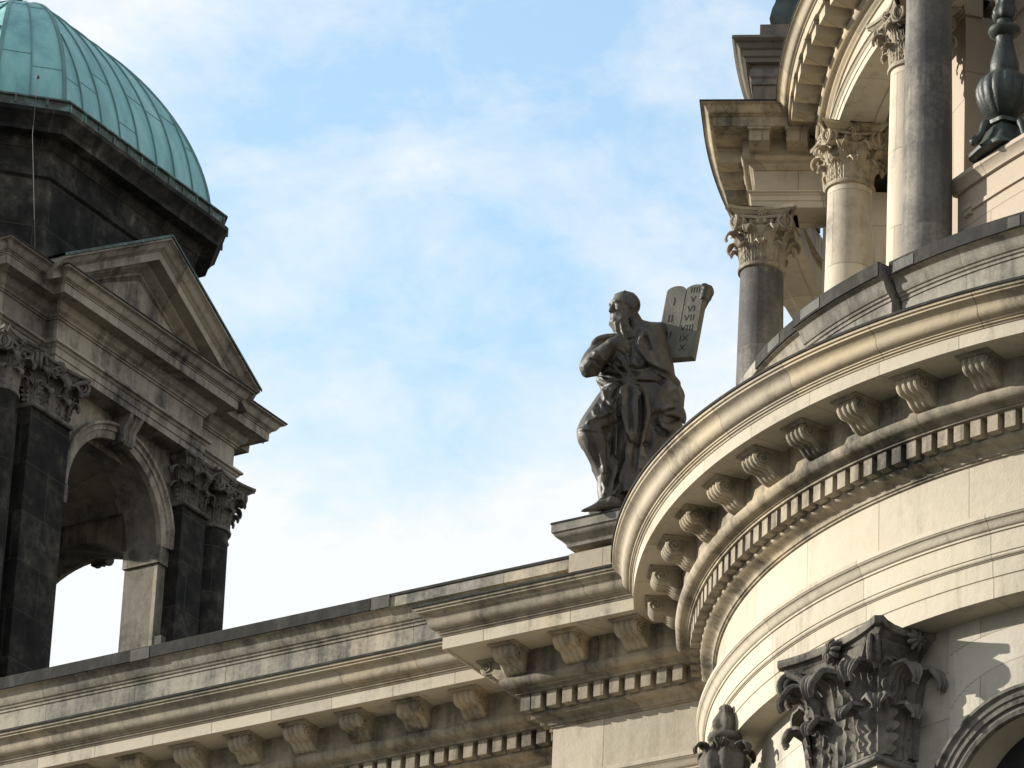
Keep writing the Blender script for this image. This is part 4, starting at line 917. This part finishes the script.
E_ARC = [(-.3, 40.46), (0, 40.455), (.13, 40.43), (.14, 40.415), (.14, 40.38), (.125, 40.375)]+cyma((.12, 40.37), (.06, 40.31), 5)+[(.055, 40.29), (.05, 40.18), (.03, 40.175), (.03, 40.05), (-.9, 40.05), (-.9, 40.46)]
for nm, pf, mt in (('cornice', E_CORN, 'tower'), ('bed_moulding', E_BED, 'tower'), ('frieze', E_FRZ, 'tower'), ('architrave', E_ARC, 'tower')):
    mb = MB(); sweepc(mb, pf); mb.build(nm, mt, twr)
mb = MB(); sweepc(mb, [(.2, 41.60), (.64, 41.535), (.67, 41.525), (.67, 41.50), (.653, 41.50), (.653, 41.52), (.2, 41.585)]); mb.build('flashing', 'lead', twr)
mb = MB(); prism(mb, [tq(HU+.3, HV+.3), tq(-HU-.3, HV+.3), tq(-HU-.3, -HV-.3), tq(HU+.3, -HV-.3)], 41.3, 41.56); mb.build('deck', 'lead', twr, 0)
# pediments on the four sides
def side(q):
    r = q*pi/2; off = HU if q % 2 == 0 else HV
    ax = cos(r)*uu+sin(r)*vv; ay = -sin(r)*uu+cos(r)*vv; c0 = tq(0, 0)
    return (lambda a, b: c0+ax*(off+a)+ay*b), ax, ay
PH = BR+.55; SL = 0.585
for q in range(4):
    sd_, ax, ay = side(q); mb = MB()
    prof = [(-2.6, -.02), (.87, 0.0), (.90, .02), (.90, .06), (.87, .07)]+[(p[0], p[1]) for p in cyma((.86, .08), (.72, .24), 6)]+[(.70, .26), (.68, .29), (.66, .30), (.66, .50), (.62, .50), (.62, .485), (.40, .485), (.39, .56), (.36, .58), (.28, .68), (.25, .70), (.25, .76), (.235, .78), (.235, .92), (.0, .92), (-2.6, .92)]
    V, m = [], len(prof); hA = 41.50+SL*(PH+.12)+.28
    for (b, hh) in ((-(PH+.22), 41.55), (0, 41.55+SL*(PH+.22)), (PH+.22, 41.55)):
        for (d, nn) in prof: p = sd_(d, b); V.append((p[0], p[1], max(hh+.06-nn*.78, 41.15)+Z0))
    F = grid_faces(3, m, wrap_b=True)+[tuple(range(m)), tuple(2*m+j for j in range(m))]
    mb.add(V, F); pd = mb.build('pediment', 'tower', twr, 30)
    mb = MB(); V = []
    for (b, hh) in ((-PH, 41.3), (PH, 41.3), (0, 41.3+SL*PH)):
        for d in (.235, -1.5): p = sd_(d, b); V.append((p[0], p[1], hh+Z0))
    mb.add(V, [(0, 2, 4), (1, 3, 5), (0, 2, 3, 1), (2, 4, 5, 3), (4, 0, 1, 5)]); mb.build('tympanum', 'tower', pd, 0)
    mb = MB(); V = []
    for (b, hh) in ((-(PH+.25), 41.55), (0, 41.55+SL*(PH+.25)), (PH+.25, 41.55)):
        for (d, nn) in ((-2.6, -.05), (.88, -.035), (.925, -.02), (.925, .025), (.905, .025), (.905, -.005), (-2.6, -.01)): p = sd_(d, b); V.append((p[0], p[1], hh+.065-nn+Z0))
    mb.add(V, grid_faces(3, 7, wrap_b=True)); mb.build('flashing', 'gutter', pd, 0)
# arcade: a wall with an open arch on each side, corner piers, pilasters and columns
for q in range(4):
    AR, AS, AB = (1.42, 38.20, .25) if q % 2 == 0 else (1.85, 37.35, 0)
    sd0, ax, ay = side(q); mb = MB(); y0, y1, th = -2.62-AB, 2.62-AB, .72
    sd_ = lambda a, b, f_=sd0, k_=AB: f_(a, b+k_)
    zb = 28.0; fr = -.12
    def P(a, b, h): p = sd_(a, b); return (p[0], p[1], h+Z0)
    n = 28; V, F, UVs = [], [], []
    for a in (fr, fr-th):
        k = len(V)
        for s, ye in ((-1, y0), (1, y1)):
            V += [P(a, ye, zb), P(a, s*AR, zb), P(a, s*AR, AS), P(a, ye, AS), P(a, ye, 40.2), P(a, s*AR, 40.2)]
        F += [(k, k+1, k+2, k+3), (k+3, k+2, k+5, k+4), (k+6, k+7, k+8, k+9), (k+9, k+8, k+11, k+10)]
        for f_ in F[-4:]: UVs.append([(np.dot(np.array(V[j][:2]), ay)+100, V[j][2]) for j in f_])
        k = len(V)
        for i in range(n+1): an = pi*i/n; V += [P(a, -AR*cos(an), AS+AR*sin(an)), P(a, -AR*cos(an), 40.2)]
        for i in range(n): f_ = (k+2*i, k+2*i+2, k+2*i+3, k+2*i+1); F.append(f_); UVs.append([(np.dot(np.array(V[j][:2]), ay)+100, V[j][2]) for j in f_])
    k = len(V); rv = [P(a, -AR, zb) for a in (fr, fr-th)]
    V += rv
    for i in range(n+1):
        an = pi*i/n; V += [P(a, -AR*cos(an), AS+AR*sin(an)) for a in (fr, fr-th)]
    V += [P(a, AR, zb) for a in (fr, fr-th)]
    for i in range(n+2): F.append((k+2*i, k+2*i+1, k+2*i+3, k+2*i+2)); UVs.append([(100, .3+.4*i), (100.85, .3+.4*i), (100.85, .7+.4*i), (100, .7+.4*i)])
    k = len(V)
    for ye in (y0, y1): V += [P(fr, ye, zb), P(fr-th, ye, zb), P(fr-th, ye, 40.2), P(fr, ye, 40.2)]
    for e in (0, 4): F.append((k+e, k+e+1, k+e+2, k+e+3)); UVs.append([(100, zb), (100.85, zb), (100.85, 40.2), (100, 40.2)])
    mb.add(V, F, UVs); aw = mb.build('arch_wall', 'tower', twr, 30)
    mb = MB(); V = []; prof = [(-.02, -.05), (-.02, .05), (.04, .07), (.11, .07), (.12, .10), (.2, .10), (.22, .15), (.27, .15), (.27, -.05)]; na = 33
    for i in range(na):
        an = pi*i/(na-1)
        for (rr, o) in prof: V.append(P(fr+o, -(AR+rr)*cos(an), AS+(AR+rr)*sin(an)))
    mb.add(V, grid_faces(na, len(prof), wrap_b=True)+[tuple(range(9)), tuple((na-1)*9+j for j in range(9))]); mb.build('archivolt', 'tower', aw, 30)
    for s in (-1, 1):
        mb = MB(); pth = [sd_(fr-th-.02, s*AR), sd_(fr, s*AR), sd_(fr, s*(AR+.62))]
        sweep(mb, pth, [(-.05, AS+.02), (.13, AS+.01), (.14, AS-.03), (.10, AS-.07), (.06, AS-.15), (.06, AS-.25), (.03, AS-.26), (.03, AS-.32), (-.05, AS-.32)], 1 if s < 0 else -1)
        mb.build('impost', 'tower', aw, 30)
        mb = MB(); b0, b1 = s*(1.90 if s > 0 or q % 2 else 1.50), s*2.62
        cpt = sd0(-.13+.12, (b0+b1)/2); box(mb, cpt, ay, ax, abs(b1-b0), .34, zb, 39.12); pl = mb.build('pilaster', 'soot', twr, 0)
        mc = MB(); pilaster_capital(mc, sd0(.14, (b0+b1)/2), ax, abs(b1-b0)*.46, .30, 39.13, 40.06, random); mc.build('capital', 'darkcap', pl, 50)
    mb = MB()                                                   # keystone scroll
    kp = [(.04, AS+AR-.1), (.20, AS+AR-.08), (.25, AS+AR+.0), (.24, AS+AR+.1), (.25, AS+AR+.2), (.32, AS+AR+.3), (.38, AS+AR+.42), (.36, AS+AR+.54), (.28, AS+AR+.6), (.0, AS+AR+.6), (.0, AS+AR-.1)]
    V = []; 
    for kx, ins in ((-1, 0), (-.55, .0), (-.5, -.035), (-.1, -.035), (-.05, 0), (.05, 0), (.1, -.035), (.5, -.035), (.55, 0), (1, 0)):
        for (o, h) in kp: V.append(P(fr+o+(ins if o > .1 else 0), kx*(.17+.05*(h-AS-AR)), h))
    m = len(kp); mb.add(V, grid_faces(10, m)+[tuple(range(m)), tuple(9*m+j for j in range(m))]); mb.build('keystone', 'darkcap', aw, 40)
for (sa, sb) in ((1, -1), (1, 1), (-1, 1), (-1, -1)):
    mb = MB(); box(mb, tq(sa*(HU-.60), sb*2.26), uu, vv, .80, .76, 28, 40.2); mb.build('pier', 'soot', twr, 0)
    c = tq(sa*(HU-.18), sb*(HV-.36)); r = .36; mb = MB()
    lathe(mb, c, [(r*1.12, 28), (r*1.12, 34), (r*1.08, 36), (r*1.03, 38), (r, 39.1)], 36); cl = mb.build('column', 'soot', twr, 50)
    mc = MB(); composite_capital(mc, c, atan2(sa*uu[1], sa*uu[0]), r, 39.11, 40.06); mc.build('capital', 'darkcap', cl, 50)
mb = MB(); prism(mb, [tq(HU-.2, HV-.3), tq(-HU+.2, HV-.3), tq(-HU+.2, -HV+.3), tq(HU-.2, -HV+.3)], 39.75, 39.95); mb.build('ceiling', 'tower', twr, 0)
mb = MB()
sweep(mb, [tq(2.4, 2.5), tq(2.4, -2.5), tq(-2.4, -2.5), tq(-2.4, 2.5)], [(0, 39.76), (.12, 39.76), (.10, 39.66), (.05, 39.58), (.03, 39.5), (0, 39.5)], -1 if False else 1, closed=True); mb.build('ceiling_moulding', 'tower', twr, 30)
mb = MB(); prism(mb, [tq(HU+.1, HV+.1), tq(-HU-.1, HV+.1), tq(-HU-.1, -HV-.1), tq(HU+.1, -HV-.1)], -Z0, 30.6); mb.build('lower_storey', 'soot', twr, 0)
for q in range(4):
    sd_, ax, ay = side(q)
    for s in (-1, 1): mb = MB(); box(mb, sd_(-.35, s*2.0), ay, ax, 1.5, 1.1, 30.5, 33.2); mb.build('pier_base', 'soot', twr, 0)
# chamfered drum, its cornice, copper gutter and dome
OU, OV = TU-.35, TV+.02
def oq(A, k=.765):
    s = A*k; return [uv(OU+a, OV+b) for (a, b) in ((A, -s), (A, s), (s, A), (-s, A), (-A, s), (-A, -s), (-s, -A), (s, -A))]
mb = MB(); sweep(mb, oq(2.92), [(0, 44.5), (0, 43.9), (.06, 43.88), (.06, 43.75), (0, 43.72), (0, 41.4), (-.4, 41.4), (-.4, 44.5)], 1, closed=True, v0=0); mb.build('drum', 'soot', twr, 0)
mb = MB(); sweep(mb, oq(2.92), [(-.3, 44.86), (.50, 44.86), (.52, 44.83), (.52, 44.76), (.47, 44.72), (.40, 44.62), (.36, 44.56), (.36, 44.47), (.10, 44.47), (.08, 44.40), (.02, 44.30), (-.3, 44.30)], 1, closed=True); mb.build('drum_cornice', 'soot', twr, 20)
mb = MB(); sweep(mb, oq(2.92), [(-.3, 45.10), (.47, 45.10), (.50, 45.08), (.50, 45.05), (.45, 45.04), (.45, 44.865), (-.3, 44.865)], 1, closed=True)
for i in range(8):
    a, b = oq(2.92+.455)[i], oq(2.92+.455)[(i+1) % 8]; L_ = np.linalg.norm(b-a); t = (b-a)/L_; nn = np.array([t[1], -t[0]]); m = max(1, int(L_/.42))
    for j in range(m): box(mb, a+t*L_*(j+.5)/m+nn*.0, t, nn, .035, .04, 44.87, 45.04)
mb.build('gutter', 'gutter', twr, 0)
DH, DB, DA = 4.0, 44.97, 3.15
def dsc(t): return cos(t*pi/2*.93)**1.2             # horizontal scale of the dome at fraction t
def dz(t): return DB+DH*sin(t*pi/2*.93)**1.2
mb = MB(); NT = 26; V, UVs = [], []
for i in range(NT+1):
    t = i/NT
    for p in oq(DA*dsc(t), .72): V.append((p[0], p[1], dz(t)+Z0))
mb.add(V, grid_faces(NT+1, 8, wrap_b=True)+[tuple(range(8)), tuple(NT*8+j for j in range(8))]); dome = mb.build('dome', 'copper', twr, 25)
mb = MB()
def rib(pts, nrms, wd, hh):
    V = []
    for p, (t, n) in zip(pts, nrms):
        for (a, b) in ((-wd/2, -.02), (wd/2, -.02), (wd/2, hh), (-wd/2, hh)): V.append(p+t*a+n*b)
    m = len(pts); mb.add(V, grid_faces(m, 4, wrap_b=True)+[(0, 1, 2, 3), tuple(4*(m-1)+j for j in range(4))])
def facet_pt(i, off, t):
    P = oq(DA*dsc(t), .72); a, b = P[i], P[(i+1) % 8]; L_ = np.linalg.norm(b-a); mid = (a+b)/2; tt = (b-a)/max(L_, 1e-6)
    q = mid+tt*off; return np.array([q[0], q[1], dz(t)+Z0]), np.array([*tt, 0]), L_/2
for i in range(8):
    w0 = facet_pt(i, 0, 0)[2]; nse = max(1, int(w0*2/.56)); 
    for j in range(nse+1):
        off = -w0+2*w0*j/nse; pts, nr = [], []
        if j in (0, nse): continue
        for k in range(NT+1):
            t = k/NT; p, tt, hw = facet_pt(i, off, t)
            if abs(off) > hw-.02: break
            p2, _, _ = facet_pt(i, off, min(1, t+.02)); p1, _, _ = facet_pt(i, off, max(0, t-.02)); up = (p2-p1); up /= np.linalg.norm(up)
            n_ = np.cross(tt, up); pts.append(p); nr.append((tt, n_))
        if len(pts) > 2: rib(pts, nr, .020, .028)
    # folded lap joints across the sheets
    rng = random.Random(i*7+1)
    for j in range(nse):
        o0, o1 = -w0+2*w0*j/nse, -w0+2*w0*(j+1)/nse; t = rng.uniform(.16, .40)
        while t < .9:
            pts = []
            for o_ in (o0, o1):
                p, tt, hw = facet_pt(i, max(-1e9, o_), t)
                p, tt, hw = facet_pt(i, max(-hw, min(hw, o_)), t); pts.append(p)
            if np.linalg.norm(pts[0]-pts[1]) > .1:
                p2, _, _ = facet_pt(i, 0, min(1, t+.02)); p1, _, _ = facet_pt(i, 0, t); up = (p2-p1)/np.linalg.norm(p2-p1); n_ = np.cross(tt, up)
                V = []
                for p in pts:
                    for (a, b) in ((-.006, -.02), (.006, -.02), (.006, .008), (-.006, .008)): V.append(p+up*a+n_*b)
                mb.add(V, grid_faces(2, 4, wrap_b=True))
            t += rng.uniform(.34, .48)
mb.build('standing_seam', 'seam', dome, 0)
mb = MB()
for i in range(8):
    pts, nr = [], []
    for k in range(NT+1):
        P = oq(DA*dsc(k/NT), .72); p = np.array([*P[i], dz(k/NT)+Z0]); c = np.array([*uv(OU, OV), p[2]]); n_ = p-c; n_ /= np.linalg.norm(n_)+1e-6; tt = np.cross([0, 0, 1.0], n_); pts.append(p); nr.append((tt, n_))
    rib(pts, nr, .07, .03)
mb.build('hip_roll', 'seam', dome, 0)
mb = MB(); zt = dz(1); lathe(mb, uv(OU, OV), [(.62, zt-.25), (.60, zt+.02), (.52, zt+.06), (.5, zt+.02), (.12, zt+.03), (.11, zt+.9), (.16, zt+.95), (.26, zt+1.1), (.26, zt+1.3), (.12, zt+1.45), (.05, zt+1.7), (.03, zt+3)], 24); mb.build('finial', 'verdigris', twr, 40)
mb = MB(); pc = oq(2.92+.55); 
qp = [np.array([*(pc[0]*.55+pc[7]*.45), 45.35+Z0]), np.array([*(pc[0]*.55+pc[7]*.45), 44.2+Z0]), np.array([*(tq(HU+.2, -2.9)), 41.62+Z0])]
tube(mb, qp, .006, 5); ball(mb, qp[0], .035, 5); mb.build('lightning_cable', 'wire', twr, 0)
